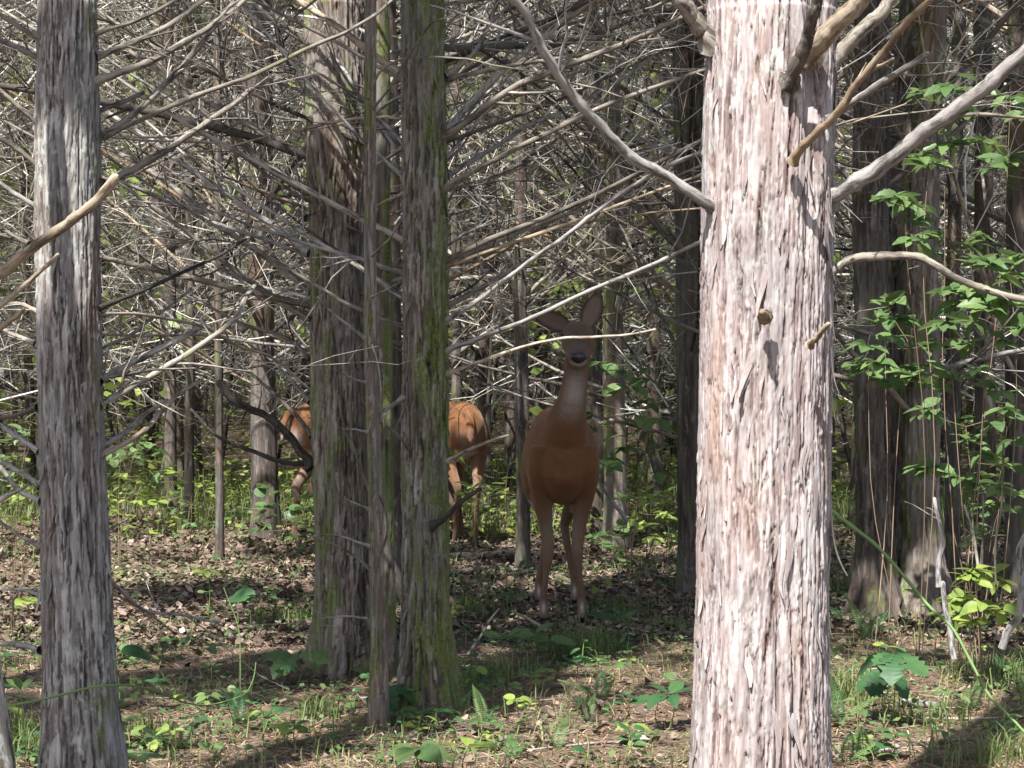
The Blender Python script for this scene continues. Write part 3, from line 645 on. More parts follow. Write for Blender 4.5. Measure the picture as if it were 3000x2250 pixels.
# ------------------------------------------------------------------ crowns overhead (they shade the floor; foliage is cut or added to steer sun and shade)
def spray_mesh(name, C, size, r, mat, aspect=.5):
    """a small pointed leaf spray at every centre"""
    n_ = len(C); a = nrm(r.normal(0, 1, (n_, 3)) * [1, 1, .6]); b_ = nrm(np.cross(a, r.normal(0, 1, (n_, 3))))
    s = size * r.uniform(.6, 1.4, n_)[:, None]
    V = np.stack([C - a * s, C + b_ * s * aspect - a * s * .2, C + a * s, C - b_ * s * aspect - a * s * .1], 1).reshape(-1, 3)
    Q = np.arange(4 * n_).reshape(-1, 4)
    return mesh(name, V, quads=Q, attrs={'tone': np.repeat(r.random(n_), 4)}, mat=mat)
def crown_points(r, n_, rad, z0, z1, clumps=60):
    ct = r.random(clumps) ** .7; cz = z0 + (z1 - z0) * ct; cr = rad * (1 - ct * .85) * np.sqrt(r.random(clumps)); ca = r.random(clumps) * 2 * np.pi
    cc = np.stack([cr * np.cos(ca), cr * np.sin(ca), cz], 1)
    k = r.integers(0, clumps, n_)
    return cc[k] + r.normal(0, 1, (n_, 3)) * np.array([.28, .28, .16]) * (rad / 1.7)

# places kept in the sun by cutting crown foliage, as capsules (a, b, radius)
def cap(px0, py0, d0, px1, py1, d1, rad): return (W(px0, py0, d0), W(px1, py1, d1), rad)
LIT = [cap(2170, -150, 4.85, 2160, 2300, 4.85, .17), cap(2300, -150, 4.85, 2290, 2300, 4.85, .14), cap(2470, 550, 5, 3100, 80, 4.7, .09), cap(2060, 590, 5, 1500, -20, 4.6, .05),
       cap(2680, 300, 9., 2980, 300, 8.9, .34), cap(2620, 580, 9.2, 2950, 600, 8.9, .26), cap(2740, 870, 8.7, 3020, 870, 8.7, .36), cap(2540, 980, 9.5, 2720, 1000, 9.4, .22), cap(2740, 1080, 8.8, 3000, 1060, 8.8, .3), cap(2700, 1280, 9.4, 2980, 1330, 9.4, .22), cap(2800, 1680, 8.3, 2900, 1800, 8.3, .14),
        cap(60, 2150, 6.8, 60, 2200, 6.8, .22),
       cap(1000, -120, 8.8, 1030, 260, 8.8, .17), cap(1030, 300, 8.8, 1040, 520, 8.8, .07),
       cap(1370, 1160, 13.6, 1350, 1175, 13.9, .10), cap(880, 1290, 13.8, 905, 1320, 13.8, .05),
       cap(1340, 1550, 15.4, 1500, 1560, 15.4, .35), cap(1850, 1580, 14.5, 1960, 1600, 14.2, .3), cap(640, 1580, 15, 820, 1600, 15, .4), cap(400, 1600, 14.5, 560, 1610, 14.5, .25),
       cap(1760, 1965, 8.9, 1970, 1990, 8.6, .14), cap(2550, 2190, 7.1, 3050, 2200, 7.0, .16), cap(2800, 2120, 7.5, 3050, 2060, 7.9, .14), cap(450, 2200, 7.1, 1000, 2230, 6.9, .15), cap(380, 2080, 7.7, 860, 2060, 7.9, .12), cap(1400, 2120, 7.6, 1980, 2110, 7.6, .15), cap(1450, 2210, 7.0, 1980, 2220, 7.0, .14), cap(2480, 2050, 8.0, 3000, 1990, 8.5, .13), cap(2500, 1960, 8.7, 2800, 1980, 8.6, .16), cap(850, 2140, 7.5, 1050, 2140, 7.5, .12), cap(380, 1810, 10.5, 620, 1830, 10.3, .16),
       cap(250, 1850, 10, 330, 1880, 9.8, .12), cap(1010, 1560, 11.6, 900, 1640, 12, .25), cap(1350, 1810, 10.4, 1480, 1800, 10.4, .14), cap(700, 2060, 8.0, 720, 1880, 8.0, .05),
       cap(1760, 1660, 12.8, 1900, 1680, 12.5, .18), cap(520, 2060, 8.0, 700, 2180, 7.2, .08), cap(1750, 2120, 7.6, 1950, 2050, 8.0, .09), cap(2600, 2120, 7.5, 2950, 2100, 7.6, .12), cap(1260, 2200, 7.0, 1400, 2230, 6.9, .10)]
LQ = []
for a_, b_, rd in LIT:
    m_ = max(2, int(np.linalg.norm(b_ - a_) / .08) + 1)
    for t in np.linspace(0, 1, m_): LQ.append((*(a_ * (1 - t) + b_ * t), rd))
LQ = np.array(LQ)
def lit_filter(C):
    keep = np.ones(len(C), bool)
    for q in LQ:
        v = C - q[:3]; t = v @ SUN
        keep &= ~((np.linalg.norm(v - t[:, None] * SUN, axis=1) < q[3] + .03) & (t > 0))
    return keep
# places that stand in shade: foliage is drawn into the light's way there
SHADE = [cap(1640, 1000, 10, 1640, 1800, 10, .30), cap(1690, 900, 9.9, 1690, 1150, 9.8, .20), cap(1560, 920, 9.9, 1760, 900, 9.9, .14),
         cap(1390, 1260, 13.4, 1400, 1600, 13.4, .24), cap(1340, 1260, 13.7, 1350, 1600, 13.7, .2), cap(860, 1220, 13.6, 870, 1600, 13.6, .26), cap(350, 1700, 11.5, 850, 1700, 11.5, .3), cap(1400, 1740, 11.2, 1550, 1740, 11.2, .2), cap(400, 1960, 8.9, 880, 1930, 8.9, .25), cap(1750, 1850, 10, 2000, 1850, 10, .2), cap(195, -50, 5.95, 220, 2250, 5.95, .18), cap(150, 400, 5.9, 170, 1000, 5.9, .14),
         cap(1245, -50, 7.9, 1245, 2000, 7.9, .17), cap(980, 620, 8.8, 1000, 1950, 8.8, .2), cap(1090, 300, 7.7, 1110, 2050, 7.7, .1), cap(2015, 400, 11.5, 2020, 1700, 11.5, .2),
         cap(2600, 0, 10.5, 2640, 1780, 10.5, .48), cap(2950, 300, 11.4, 2990, 1500, 11.4, .3)]
SQ = []
for a_, b_, rd in SHADE:
    m_ = max(2, int(np.linalg.norm(b_ - a_) / .16) + 1)
    for t in np.linspace(0, 1, m_): SQ.append((*(a_ * (1 - t) + b_ * t), rd))
SQ = np.array(SQ)

# unseen trees added beside the view for the shade they cast
OFF = [(-3.3, 3.2, .12), (-2.6, 7.2, .11), (3.4, 6.3, .12), (-4.4, 10.5, .12), (4.6, 10.2, .12), (-1.7, 1.2, .1), (2.6, 2.2, .12), (-5.5, 6.0, .12), (5.8, 4.2, .12), (-5.5, 14, .12), (6, 14, .12)]
for k, (x, y, rd) in enumerate(OFF):
    base = np.array([x, y, gz(x, y)])
    t = thing('cedar_tree', 'unseen cedar added outside the picture, shading the floor', 'tree', base, 'unseen cedars added for shade')
    rad = (lambda z, rd=rd: max(.01, rd * (1 - z / 9.2))); ctr = (lambda z: (.02 * z, .02 * math.sin(z)))
    tr = ob('trunk', trunk_mesh('trunk', ctr, rad, 2.2, .02, .05, 300 + k, 60, .004, .06, M['barkD']), t)
    TREES['O%d' % k] = dict(root=t, base=base, ctr=ctr, rad=rad, d=y, trunk=tr)
keys = list(TREES)
extra = {k: [] for k in keys}
rr_ = np.random.default_rng(55)
bases = np.array([TREES[k]['base'] for k in keys])
for q in SQ:
    for _ in range(13):
        zt = rr_.uniform(4.6, 8.0); t = (zt - q[2]) / SUN[2]; c_ = q[:3] + SUN * t + rr_.normal(0, q[3] * .55, 3)
        k = keys[int(np.argmin(np.hypot(bases[:, 0] - c_[0], bases[:, 1] - c_[1])))]
        extra[k].append(c_ + rr_.normal(0, .05, (9, 3)))
for n_, k in enumerate(keys):
    T = TREES[k]; r = np.random.default_rng(500 + n_); o = T['base']
    small = k in ('B2', 'E', 'L', 'D', 'B3')
    C = crown_points(r, 400 if small else (1500 if o[1] < 9.5 else 800), .9 if small else 1.7, 4.7, 8.6, 30 if small else 60) + o
    if extra[k]: C = np.vstack([C] + extra[k])
    C = C[lit_filter(C)]
    # keep clear of the picture: low sprays would hang into view
    q = PX(C); C = C[~((q[:, 1] > -40) & (C[:, 1] > .5) & (np.abs(q[:, 0] - 1500) < 1700) & (C[:, 1] < 17))]
    if len(C): ob('crown', spray_mesh('crown', C - o, .075, r, M['foliage']), T['root'])

# ------------------------------------------------------------------ the thicket behind: many cedars with dead lower limbs
def thicket_mesh(seed, nmain=78, zr=(.7, 6.2)):
    r = np.random.default_rng(seed); P0, R0 = [], []
    for _ in range(nmain):
        z = r.uniform(*zr); az = r.uniform(0, 2 * np.pi); el = math.radians(r.normal(24, 13)); L = r.uniform(.8, 2.9)
        dv = np.array([math.cos(az) * math.cos(el), math.sin(az) * math.cos(el), math.sin(el)])
        P0.append(walk(np.array([0, 0, z]) + dv * .03, dv, L, 7, r, .10, 0.)); R0.append(np.linspace(1, .3, 7) * r.uniform(.006, .013) * (.6 + .3 * L))
    P0, R0 = np.array(P0), np.array(R0)
    p1, r1 = side_twigs(P0, R0, 9, (.15, .55), r, 5, rmax=.006); p2, r2 = side_twigs(p1, r1, 3.2, (.2, .65), r, 3, rmax=.0035, bend=.25)
    t0 = r.random(len(P0)); tc = lambda n_: np.clip(r.normal(.52, .32, n_), 0, 1)  # wide tone spread puts shaded gaps and sunlit twigs into the colour
    V, Q, a = join([tubes(P0, R0, 5, t0), tubes(p1, r1, 3, tc(len(p1))), tubes(p2, r2, 3, tc(len(p2)))])
    return mesh('dead_branches', V, quads=Q, attrs=a, smooth=True, mat=M['twig'])
NV = 6
TH = [thicket_mesh(700 + k) for k in range(NV)]
def bg_trunk(seed):
    r = np.random.default_rng(seed); R = r.uniform(.045, .10); ph = r.random(4) * 6
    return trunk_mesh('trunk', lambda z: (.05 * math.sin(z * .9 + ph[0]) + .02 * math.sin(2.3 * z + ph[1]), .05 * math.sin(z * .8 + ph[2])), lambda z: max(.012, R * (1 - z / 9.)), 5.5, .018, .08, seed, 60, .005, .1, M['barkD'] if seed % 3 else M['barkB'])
TRK = [bg_trunk(800 + k) for k in range(9)]
CRW = [spray_mesh('crown', crown_points(np.random.default_rng(850 + k), 900, 1.4, 5.2, 9.0, 34), .085, np.random.default_rng(860 + k), M['foliage']) for k in range(4)]
pts = [tuple(T['base'][:2]) for T in TREES.values()]
r = np.random.default_rng(99); placed = []
deer_xy = [(-.0, 14.6), (-.9, 14.5), (.25, 10.4)]
for _ in range(9000):
    y = 15.5 + 29 * r.random() ** .85; x = r.uniform(-1, 1) * (.27 * y + 1.2)
    if any((x - a_) ** 2 + (y - b_) ** 2 < 1.25 ** 2 for a_, b_ in pts): continue
    if any((x - a_) ** 2 + (y - b_) ** 2 < 1.1 ** 2 for a_, b_ in deer_xy): continue
    pts.append((x, y)); placed.append((x, y))
placed.sort(key=lambda p: p[1])
ON = ['first', 'second', 'third', 'fourth', 'fifth', 'sixth', 'seventh', 'eighth', 'ninth', 'tenth', 'eleventh', 'twelfth', 'thirteenth', 'fourteenth', 'fifteenth', 'sixteenth', 'seventeenth', 'eighteenth', 'nineteenth']
ORD = ON + [t_ if not u_ else t_[:-4] + 'y ' + ON[u_ - 1] for t_ in ('twentieth', 'thirtieth', 'fortieth', 'fiftieth', 'sixtieth', 'seventieth', 'eightieth', 'ninetieth') for u_ in range(10)]
rank = {p_: i_ for i_, p_ in enumerate(sorted([p_ for p_ in placed if p_[1] <= 26], key=lambda p_: p_[0] / p_[1]))}
for k, (x, y) in enumerate(placed):
    far = y > 26
    side = 'left' if x < -.06 * y else ('right' if x > .06 * y else 'middle')
    pxx = zone(1500 + F * x / y); side = pxx
    if far: lab = ('very distant' if y > 35 else 'distant') + ' cedar with dead limbs deep in the thicket, ' + pxx
    else: lab = ORD[rank[(x, y)]].capitalize() + ' slim cedar from the left in the thicket just behind the deer'
    t = thing('cedar_tree', lab, 'tree', (x, y, gz(x, y)), 'far thicket cedars, ' + side if far else 'nearer thicket cedars')
    t.rotation_euler = (r.normal(0, .03), r.normal(0, .03), r.random() * 6.28); s = r.uniform(.85, 1.15); t.scale = (s, s, s)
    ob('trunk', TRK[k % len(TRK)], t); tag(ob('dead_branches', TH[r.integers(0, NV)], t), kind='stuff'); 
    if r.random() < (.15 if y < 30 else .4): ob('crown', CRW[k % 4], t)
print('thicket trees', len(placed))

# leafy saplings between the far trunks
US = []
for k in range(4):
    rq = np.random.default_rng(880 + k); cc = np.stack([rq.normal(0, .8, 26), rq.normal(0, .8, 26), rq.uniform(.8, 5.2, 26)], 1)
    C = cc[rq.integers(0, 26, 260)] + rq.normal(0, .16, (260, 3)) * [1, 1, .5]; US.append(spray_mesh('foliage', C, .055, rq, M['leafyel'], .55))
us_st = [tubes(walk(np.array([0, 0, -.1]), np.array([.05, 0, 1.]), 5.2, 9, np.random.default_rng(3), .06)[None], np.linspace(.02, .004, 9)[None], 5)]
us_me = mesh('stem', us_st[0][0], quads=us_st[0][1], attrs=us_st[0][2], smooth=True, mat=M['wooddark'])
for k in range(95):
    y = 16 + 24 * r.random(); x = r.uniform(-1, 1) * .25 * y
    t = thing('understory_sapling', ('far' if y > 27 else 'nearer') + ' thin sapling with sparse bright leaves in the thicket, ' + zone(1500 + F * x / y), 'sapling', (x, y, gz(x, y)), 'leafy saplings ' + zone(1500 + F * x / y)); t.rotation_euler[2] = r.random() * 6.28
    ob('stem', us_me, t); tag(ob('foliage', US[k % 4], t), kind='stuff')
# leafy wood far behind
FC = []
for k in range(3):
    rq = np.random.default_rng(900 + k); cc = rq.normal(0, 1, (90, 3)) * [1.3, 1.3, 2.6] + [0, 0, 4.6]
    C = cc[rq.integers(0, 90, 5200)] + rq.normal(0, .38, (5200, 3)); C = C[C[:, 2] > .1]
    FC.append(spray_mesh('crown', C, .10, rq, M['leafyel']))
ftr = [trunk_mesh('trunk', lambda z: (.05 * math.sin(z), 0), lambda z: max(.02, .13 * (1 - z / 10)), 3., .05, .2, 950 + k, 0, .004, .08, M['barkD']) for k in range(2)]
k = 0
for row_, y0 in enumerate((46, 50.5, 55)):
    for x in np.arange(-17 - row_, 18 + row_, 2.9):
        x_ = x + r.normal(0, .5); y_ = y0 + r.normal(0, 1.)
        t = thing('leafy_tree', 'pale leafy tree, ' + ('front', 'second', 'last')[row_] + ' row at the far end, ' + zone(1500 + F * x_ / y_), 'tree', (x_, y_, gz(x_, y_)), 'leafy trees closing the view'); t.rotation_euler[2] = r.random() * 6.28
        s = r.uniform(.9, 1.3); t.scale = (s, s, s)
        ob('trunk', ftr[k % 2], t); ob('crown', FC[k % 3], t); k += 1

# ------------------------------------------------------------------ deer
def loft(rings, nseg=20):
    """rings: (center, half width, half height); cross-sections stand across the path"""
    C = np.array([q[0] for q in rings], float); T = nrm(np.gradient(C, axis=0)); V, Fc = [], []
    an = np.linspace(0, 2 * np.pi, nseg, endpoint=False)
    for (c, hw, hh), t in zip(rings, T):
        X = np.array([1., 0, 0]); X = nrm(X - t * (X @ t)); Y = np.cross(t, X)
        V += [np.asarray(c) + X * hw * math.cos(a) + Y * hh * math.sin(a) for a in an]
    n_ = len(rings)
    for k in range(n_ - 1):
        for s in range(nseg):
            s2 = (s + 1) % nseg; Fc.append((k * nseg + s, k * nseg + s2, (k + 1) * nseg + s2, (k + 1) * nseg + s))
    V += [C[0], C[-1]]; a0, a1 = len(V) - 2, len(V) - 1
    for s in range(nseg):
        s2 = (s + 1) % nseg; Fc.append((a0, s2, s)); Fc.append((a1, (n_ - 1) * nseg + s, (n_ - 1) * nseg + s2))
    return V, Fc
def dense(rings, k=4):
    """smooth interpolation of a few key rings"""
    arr = np.array([[*c, w, h] for c, w, h in rings], float)
    e = np.vstack([2 * arr[0] - arr[1], arr, 2 * arr[-1] - arr[-2]]); out = []
    for i in range(len(arr) - 1):
        a, b_, c, d = e[i:i + 4]
        for t in np.linspace(0, 1, k, endpoint=False):
            out.append(.5 * (2 * b_ + (c - a) * t + (2 * a - 5 * b_ + 4 * c - d) * t * t + (3 * b_ - a - 3 * c + d) * t ** 3))
    out.append(arr[-1]); return [(o[:3], max(.004, o[3]), max(.004, o[4])) for o in out]

m, n, l, b, out = newmat('deer_coat')
ca = attr(n, 'coat'); tc = n.new('ShaderNodeTexCoord')
f1 = noise(n, l, tc.outputs['Object'], 260, 2, .6, (1, 1, .35)); f2 = noise(n, l, tc.outputs['Object'], 22, 3, .6)
k1 = mth(n, l, 'ADD', .62, mth(n, l, 'ADD', mth(n, l, 'MULTIPLY', f1, .45), mth(n, l, 'MULTIPLY', f2, .40)))
vm = n.new('ShaderNodeVectorMath'); vm.operation = 'SCALE'; l.new(ca.outputs['Vector'], vm.inputs[0]); l.new(k1, vm.inputs['Scale'])
l.new(vm.outputs[0], b.inputs['Base Color']); b.inputs['Roughness'].default_value = .75; b.inputs['Specular IOR Level'].default_value = .25
b.inputs['Sheen Weight'].default_value = .25; b.inputs['Sheen Roughness'].default_value = .5; b.inputs['Sheen Tint'].default_value = (.9, .6, .4, 1)
bp = n.new('ShaderNodeBump'); bp.inputs['Strength'].default_value = .35; bp.inputs['Distance'].default_value = .004; l.new(f1, bp.inputs['Height']); l.new(bp.outputs[0], b.inputs['Normal'])
M['coat'] = m
def plain(name, col, rough, spec=.4):
    m, n, l, b, out = newmat(name); tc = n.new('ShaderNodeTexCoord')
    r_ = ramp(n, [(.3, tuple(c * .75 for c in col)), (.7, tuple(min(1, c * 1.2) for c in col))]); l.new(noise(n, l, tc.outputs['Object'], 90, 3), r_.inputs[0])
    l.new(r_.outputs[0], b.inputs['Base Color']); b.inputs['Roughness'].default_value = rough; b.inputs['Specular IOR Level'].default_value = spec
    return m
M['nose'] = plain('deer_nose', (.012, .012, .014), .32, .6); M['eye'] = plain('deer_eye', (.008, .006, .005), .08, .6)
M['hoof'] = plain('deer_hoof', (.02, .017, .015), .4); 

def ear_mesh(L=.165, wd=.046):
    """cupped leaf-shaped ear, root at origin, pointing +Z, opening towards +Y"""
    V, at = [], []; nu, nv = 14, 9
    for side in (0, 1):
        for i in range(nu):
            t = i / (nu - 1); w = wd * (max(0, math.sin(math.pi * min(1, .12 + .88 * t) ** .85))) ** .75 * (1 if t < .98 else .25)
            cup = .9 * (1 - .55 * t)
            for j in range(nv):
                s = -1 + 2 * j / (nv - 1); a = s * cup
                x = w * math.sin(a) / max(.2, math.sin(cup)); y = w * (1 - math.cos(a)) * 1.1 - .006 * math.sin(t * 3) - (.004 if side else 0) * (1 - abs(s) ** 4)
                V.append((x, y + .02 * t * t, L * t))
                inner = np.array([.155, .115, .09]) if abs(s) < .75 else np.array([.09, .06, .045])
                if t > .8: inner = inner * .55
                at.append(inner if side == 0 else np.array([.11, .07, .048]))
    Q = []
    for side in (0, 1):
        o = side * nu * nv
        for i in range(nu - 1):
            for j in range(nv - 1):
                q = [o + i * nv + j, o + i * nv + j + 1, o + (i + 1) * nv + j + 1, o + (i + 1) * nv + j]
                Q.append(q if side == 0 else q[::-1])
    for i in range(nu - 1):
        for j, fl_ in ((0, 1), (nv - 1, 0)):
            q = [i * nv + j, (i + 1) * nv + j, nu * nv + (i + 1) * nv + j, nu * nv + i * nv + j]; Q.append(q if fl_ else q[::-1])
    return mesh('ear', V, quads=Q, attrs={'coat': at}, smooth=True, mat=M['coat'])
def ball(name, sx, sy, sz, mat, nu=14, nv=10, f=None):
    V = []
    for i in range(nv + 1):
        p = math.pi * i / nv
        for j in range(nu):
            a = 2 * math.pi * j / nu; v = np.array([math.sin(p) * math.cos(a), math.sin(p) * math.sin(a), math.cos(p)])
            if f: v = f(v)
            V.append((v[0] * sx, v[1] * sy, v[2] * sz))
    Q = [(i * nu + j, i * nu + (j + 1) % nu, (i + 1) * nu + (j + 1) % nu, (i + 1) * nu + j) for i in range(nv) for j in range(nu)]
    return mesh(name, V, quads=Q, smooth=True, mat=mat)
EAR = ear_mesh(); EYE = ball('eye', .0165, .0165, .015, M['eye'])
NOSE = ball('nose', .036, .017, .024, M['nose'], 20, 14, f=lambda v: v * np.array([1 - .3 * max(0, -v[2]), 1, 1]) * (1 - .28 * math.exp(-((abs(v[0]) - .55) ** 2 + (v[2] + .1) ** 2) / .03) * (v[1] > 0)))
def hoof_mesh():
    V, Q = [], []
    for s in (-1, 1):
        o = len(V)
        for z, y0, y1, w in ((0, -.028, .042, .0165), (.02, -.027, .028, .015), (.042, -.022, .010, .0125)):
            for (x, y) in ((-.9, y0), (.9, y0), (1, (y0 + y1) / 2), (.35, y1), (-.35, y1), (-1, (y0 + y1) / 2)): V.append((s * .0115 + x * w * .72, y * .85, z))
        for k in range(2):
            for j in range(6): Q.append((o + k * 6 + j, o + k * 6 + (j + 1) % 6, o + k * 6 + 6 + (j + 1) % 6, o + k * 6 + 6 + j))
        Q.append((o + 12, o + 13, o + 14, o + 15)); Q.append((o + 12, o + 15, o + 16, o + 17))
    return mesh('hoof', V, quads=Q, mat=M['hoof'])
HOOF = hoof_mesh()
RED = np.array([.132, .056, .021]); GREY = np.array([.098, .067, .048]); WHITE = np.array([.52, .46, .42]); DARK = np.array([.07, .05, .042])

def deer(label, loc, yaw, neck, head, legs, ears, voxel=.009, scale=1., tail_white=False, group='deer among the cedars'):
    """local frame: +Y forward, +X to the animal's right, Z up"""
    t = thing('deer', label, 'deer', loc, group); t.rotation_euler[2] = yaw; t.scale = (scale,) * 3
    parts = []
    parts.append(dense([((0, -.53, .82), .03, .05), ((0, -.49, .81), .088, .12), ((0, -.38, .785), .138, .178), ((0, -.22, .765), .15, .185), ((0, -.04, .745), .168, .202), ((0, .12, .74), .172, .208),
                        ((0, .27, .74), .155, .205), ((0, .37, .755), .125, .175), ((0, .43, .785), .085, .13), ((0, .465, .80), .045, .07)]))
    parts.append(dense(neck)); parts.append(dense(head))
    for s, hipf, f in ((-1, 'F', legs[0]), (1, 'F', legs[1])):
        kx, ky, fx, fy = f     # knee and foot positions
        parts.append(dense([((s * .10, .35, .80), .05, .085), ((s * .105, .345, .69), .056, .078), ((s * .092, .29, .56), .045, .058), ((s * .5 * (.085 + kx), .5 * (.25 + ky), .44), .031, .040), ((s * kx, ky + .01, .325), .027, .032), ((s * (kx + fx) / 2, (ky + fy) / 2, .21), .0145, .020),
                            ((s * fx, fy - .01, .115), .0185, .023), ((s * fx, fy, .085), .021, .025), ((s * fx, fy + .025, .04), .02, .026), ((s * fx, fy + .03, .025), .018, .024)]))
    for s, f in ((-1, legs[2]), (1, legs[3])):
        kx, ky, fx, fy = f     # hock and foot
        parts.append(dense([((s * .07, -.36, .84), .06, .1), ((s * .095, -.31, .72), .075, .13), ((s * .11, -.27, .60), .062, .105), ((s * .5 * (.115 + kx), .5 * (-.28 + ky), .5), .041, .055), ((s * kx, ky, .395), .024, .036), ((s * kx, ky + .008, .35), .021, .031), ((s * (kx + fx) / 2, (ky + fy) / 2 + .01, .22), .0165, .022),
                            ((s * fx, fy - .01, .115), .0185, .023), ((s * fx, fy, .085), .021, .025), ((s * fx, fy + .025, .04), .02, .026), ((s * fx, fy + .03, .025), .018, .024)]))
    parts.append(dense([((0, -.50, .90), .03, .03), ((0, -.56, .87), .03, .022), ((0, -.60, .78), .032, .016), ((0, -.60, .70), .02, .01)]))
    V, Fc = [], []
    for p in parts:
        v, f = loft(p); o = len(V); V += list(v); Fc += [tuple(i + o for i in q) for q in f]
    me = mesh('body_raw', np.array(V), faces=Fc)
    tmp = bpy.data.objects.new('tmp', me); COL.objects.link(tmp)
    rm = tmp.modifiers.new('r', 'REMESH'); rm.mode = 'VOXEL'; rm.voxel_size = voxel
    sm = tmp.modifiers.new('s', 'SMOOTH'); sm.factor = .5; sm.iterations = 7
    dg = bpy.context.evaluated_depsgraph_get(); ev = tmp.evaluated_get(dg); body = bpy.data.meshes.new_from_object(ev)
    bpy.data.objects.remove(tmp); body.name = 'body'
    n_ = len(body.vertices); co = np.zeros(n_ * 3, np.float32); body.vertices.foreach_get('co', co); co = co.reshape(-1, 3)
    no = np.zeros(n_ * 3, np.float32); body.vertices.foreach_get('normal', no); no = no.reshape(-1, 3)
    body.polygons.foreach_set('use_smooth', np.ones(len(body.polygons), bool))
    x, y, z = co.T
    col = np.tile(RED, (n_, 1))
    def blend(w, c): 
        w = np.clip(w, 0, 1)[:, None]; col[:] = col * (1 - w) + np.asarray(c) * w
    sst = lambda v, a, b_: np.clip((v - a) / (b_ - a), 0, 1)
    # pale belly, inner legs, grey-brown shins
    torso = (z > .45) & (y > -.5) & (y < .5)
    blend(np.where(torso, sst(-no[:, 2], .55, .9) * sst(.66 - z, 0, .06) * sst(.22 - y, 0, .08), 0), WHITE)
    leg = sst(.52 - z, 0, .1)
    blend(leg * .5, GREY)
    inner = sst(-np.sign(x) * no[:, 0], .1, .8) * sst(.62 - z, 0, .15) * sst(z, .25, .4)
    blend(inner * .3, WHITE * .6)
    front = sst(no[:, 1], .35, .9) * sst(.60 - z, 0, .1) * sst(z, .1, .2) * (y > 0)
    blend(front * .5, GREY * 1.9)
    blend(sst(.125 - z, 0, .03) * .5, GREY * 1.2); 
    blend(np.where(z < .12, np.exp(-((z - .075) / .02) ** 2) * sst(no[:, 1], .5, .9) * sst(.012 - np.abs(np.abs(x) - legs[0][2]), 0, .008) * .6, 0), WHITE)
    if True:   # white rear of the thighs, under the tail
        blend(np.where(y < -.3, sst(-no[:, 1], .5, .9) * sst(.80 - z, 0, .1) * sst(z, .5, .6) * sst(.10 - np.abs(x), 0, .04), 0) * (.8 if tail_white else .2), WHITE)
    # neck: pale throat, head
    nk = np.array([q[0] for q in neck]); hd = np.array([q[0] for q in head])
    def prox(A):
        P = resample(A, 24); D = np.linalg.norm(co[:, None] - P[None], axis=2); i = D.argmin(1); return D[np.arange(n_), i], i / 23.
    dn, tn = prox(nk); dh, th = prox(hd)
    isneck = (dn < .17) & (tn > .22) & (dh > .085); ishead = (dh < .12) & ((z > nk[-1][2] - .12) if nk[-1][2] > .9 else True)
    thr = np.array([0, .75, -.25]) if nk[-1][2] > .9 else np.array([0, -.5, -.8])
    fac = sst(no @ thr, .30, .75)
    sof = sst(.17 - dn, 0, .06) * sst(tn, .22, .4)
    blend(np.where(isneck, sst(tn, .2, .45) * .35 * sof, 0), GREY)
    blend(np.where(isneck, fac * np.exp(-((tn - .60) / .15) ** 2) * .62 * sof, 0), WHITE * .8)
    blend(np.where(isneck, fac * np.exp(-((tn - .98) / .10) ** 2) * .6, 0), WHITE * .9)
    blend(np.where(ishead, .85, 0), np.array([.085, .058, .043]))
    blend(np.where(ishead, sst(th, .45, .7) * sst(no[:, 2], .1, .7) * .75, 0), GREY * .62)
    blend(np.where(ishead, sst(th, .72, .86) * .7, 0), DARK * 1.5)
    blend(np.where(ishead, sst(-no[:, 2], .25, .7) * sst(th, .35, .6) * .85, 0), WHITE * .85)
    blend(np.where(ishead, sst(np.abs(no[:, 0]), .5, .9) * sst(th, .3, .5) * .35, 0), RED * .9)
    at = body.attributes.new('coat', 'FLOAT_VECTOR', 'POINT'); at.data.foreach_set('vector', np.ascontiguousarray(col, np.float32).ravel())
    body.materials.clear(); body.materials.append(M['coat'])
    ob('body', body, t)
    # face parts
    h0, h1 = hd[0], hd[-1]; hv = nrm(h1 - h0); rt = nrm(np.cross(hv, [0, 0, 1.])); upv = np.cross(rt, hv)
    Mh = Matrix([[*map(float, (rt[i], hv[i], upv[i]))] for i in range(3)]).to_4x4()
    no_ = ob('nose', NOSE, t); no_.matrix_local = Matrix.Translation(Vector(h1 + hv * .004 + upv * .006)) @ Mh
    for s in (-1, 1):
        e = ob('eye', EYE, t); c = h0 + hv * .125 + rt * s * .0615 + upv * .030; e.location = c
        fz, az, tw = ears[0 if s < 0 else 1]
        er = ob('ear', EAR, t)
        zdir = nrm(rt * s * math.cos(fz) * math.cos(az) - hv * math.sin(az) * math.cos(fz) + np.array([0, 0, 1.]) * math.sin(fz))
        yd = hv + rt * s * tw; yd = nrm(yd - zdir * (yd @ zdir)); xd = np.cross(yd, zdir)
        Me = Matrix([[*map(float, (xd[i], yd[i], zdir[i]))] for i in range(3)]).to_4x4()
        er.matrix_local = Matrix.Translation(Vector(h0 + hv * .005 + rt * s * .040 + upv * .040)) @ Me
    for k, (s, f) in enumerate(zip((-1, 1, -1, 1), legs)):
        hf = ob('hoof', HOOF, t); hf.location = (s * f[2], f[3] + .028, -.006)
    # short guard hairs that break the outline
    tri = np.array([p.vertices[:3] for p in body.polygons]) ; r = np.random.default_rng(4)
    pick = r.integers(0, len(tri), 36000); wv = r.dirichlet((1, 1, 1), len(pick))
    P = (co[tri[pick]] * wv[..., None]).sum(1); Nn = nrm(no[tri[pick, 0]]); Cc = col[tri[pick, 0]] * r.uniform(.7, 1.25, (len(pick), 1))
    back = np.array([0, -1., -.9]); fl_ = back - Nn * (Nn @ back)[:, None]; fl_ = nrm(fl_ + r.normal(0, .16, fl_.shape))
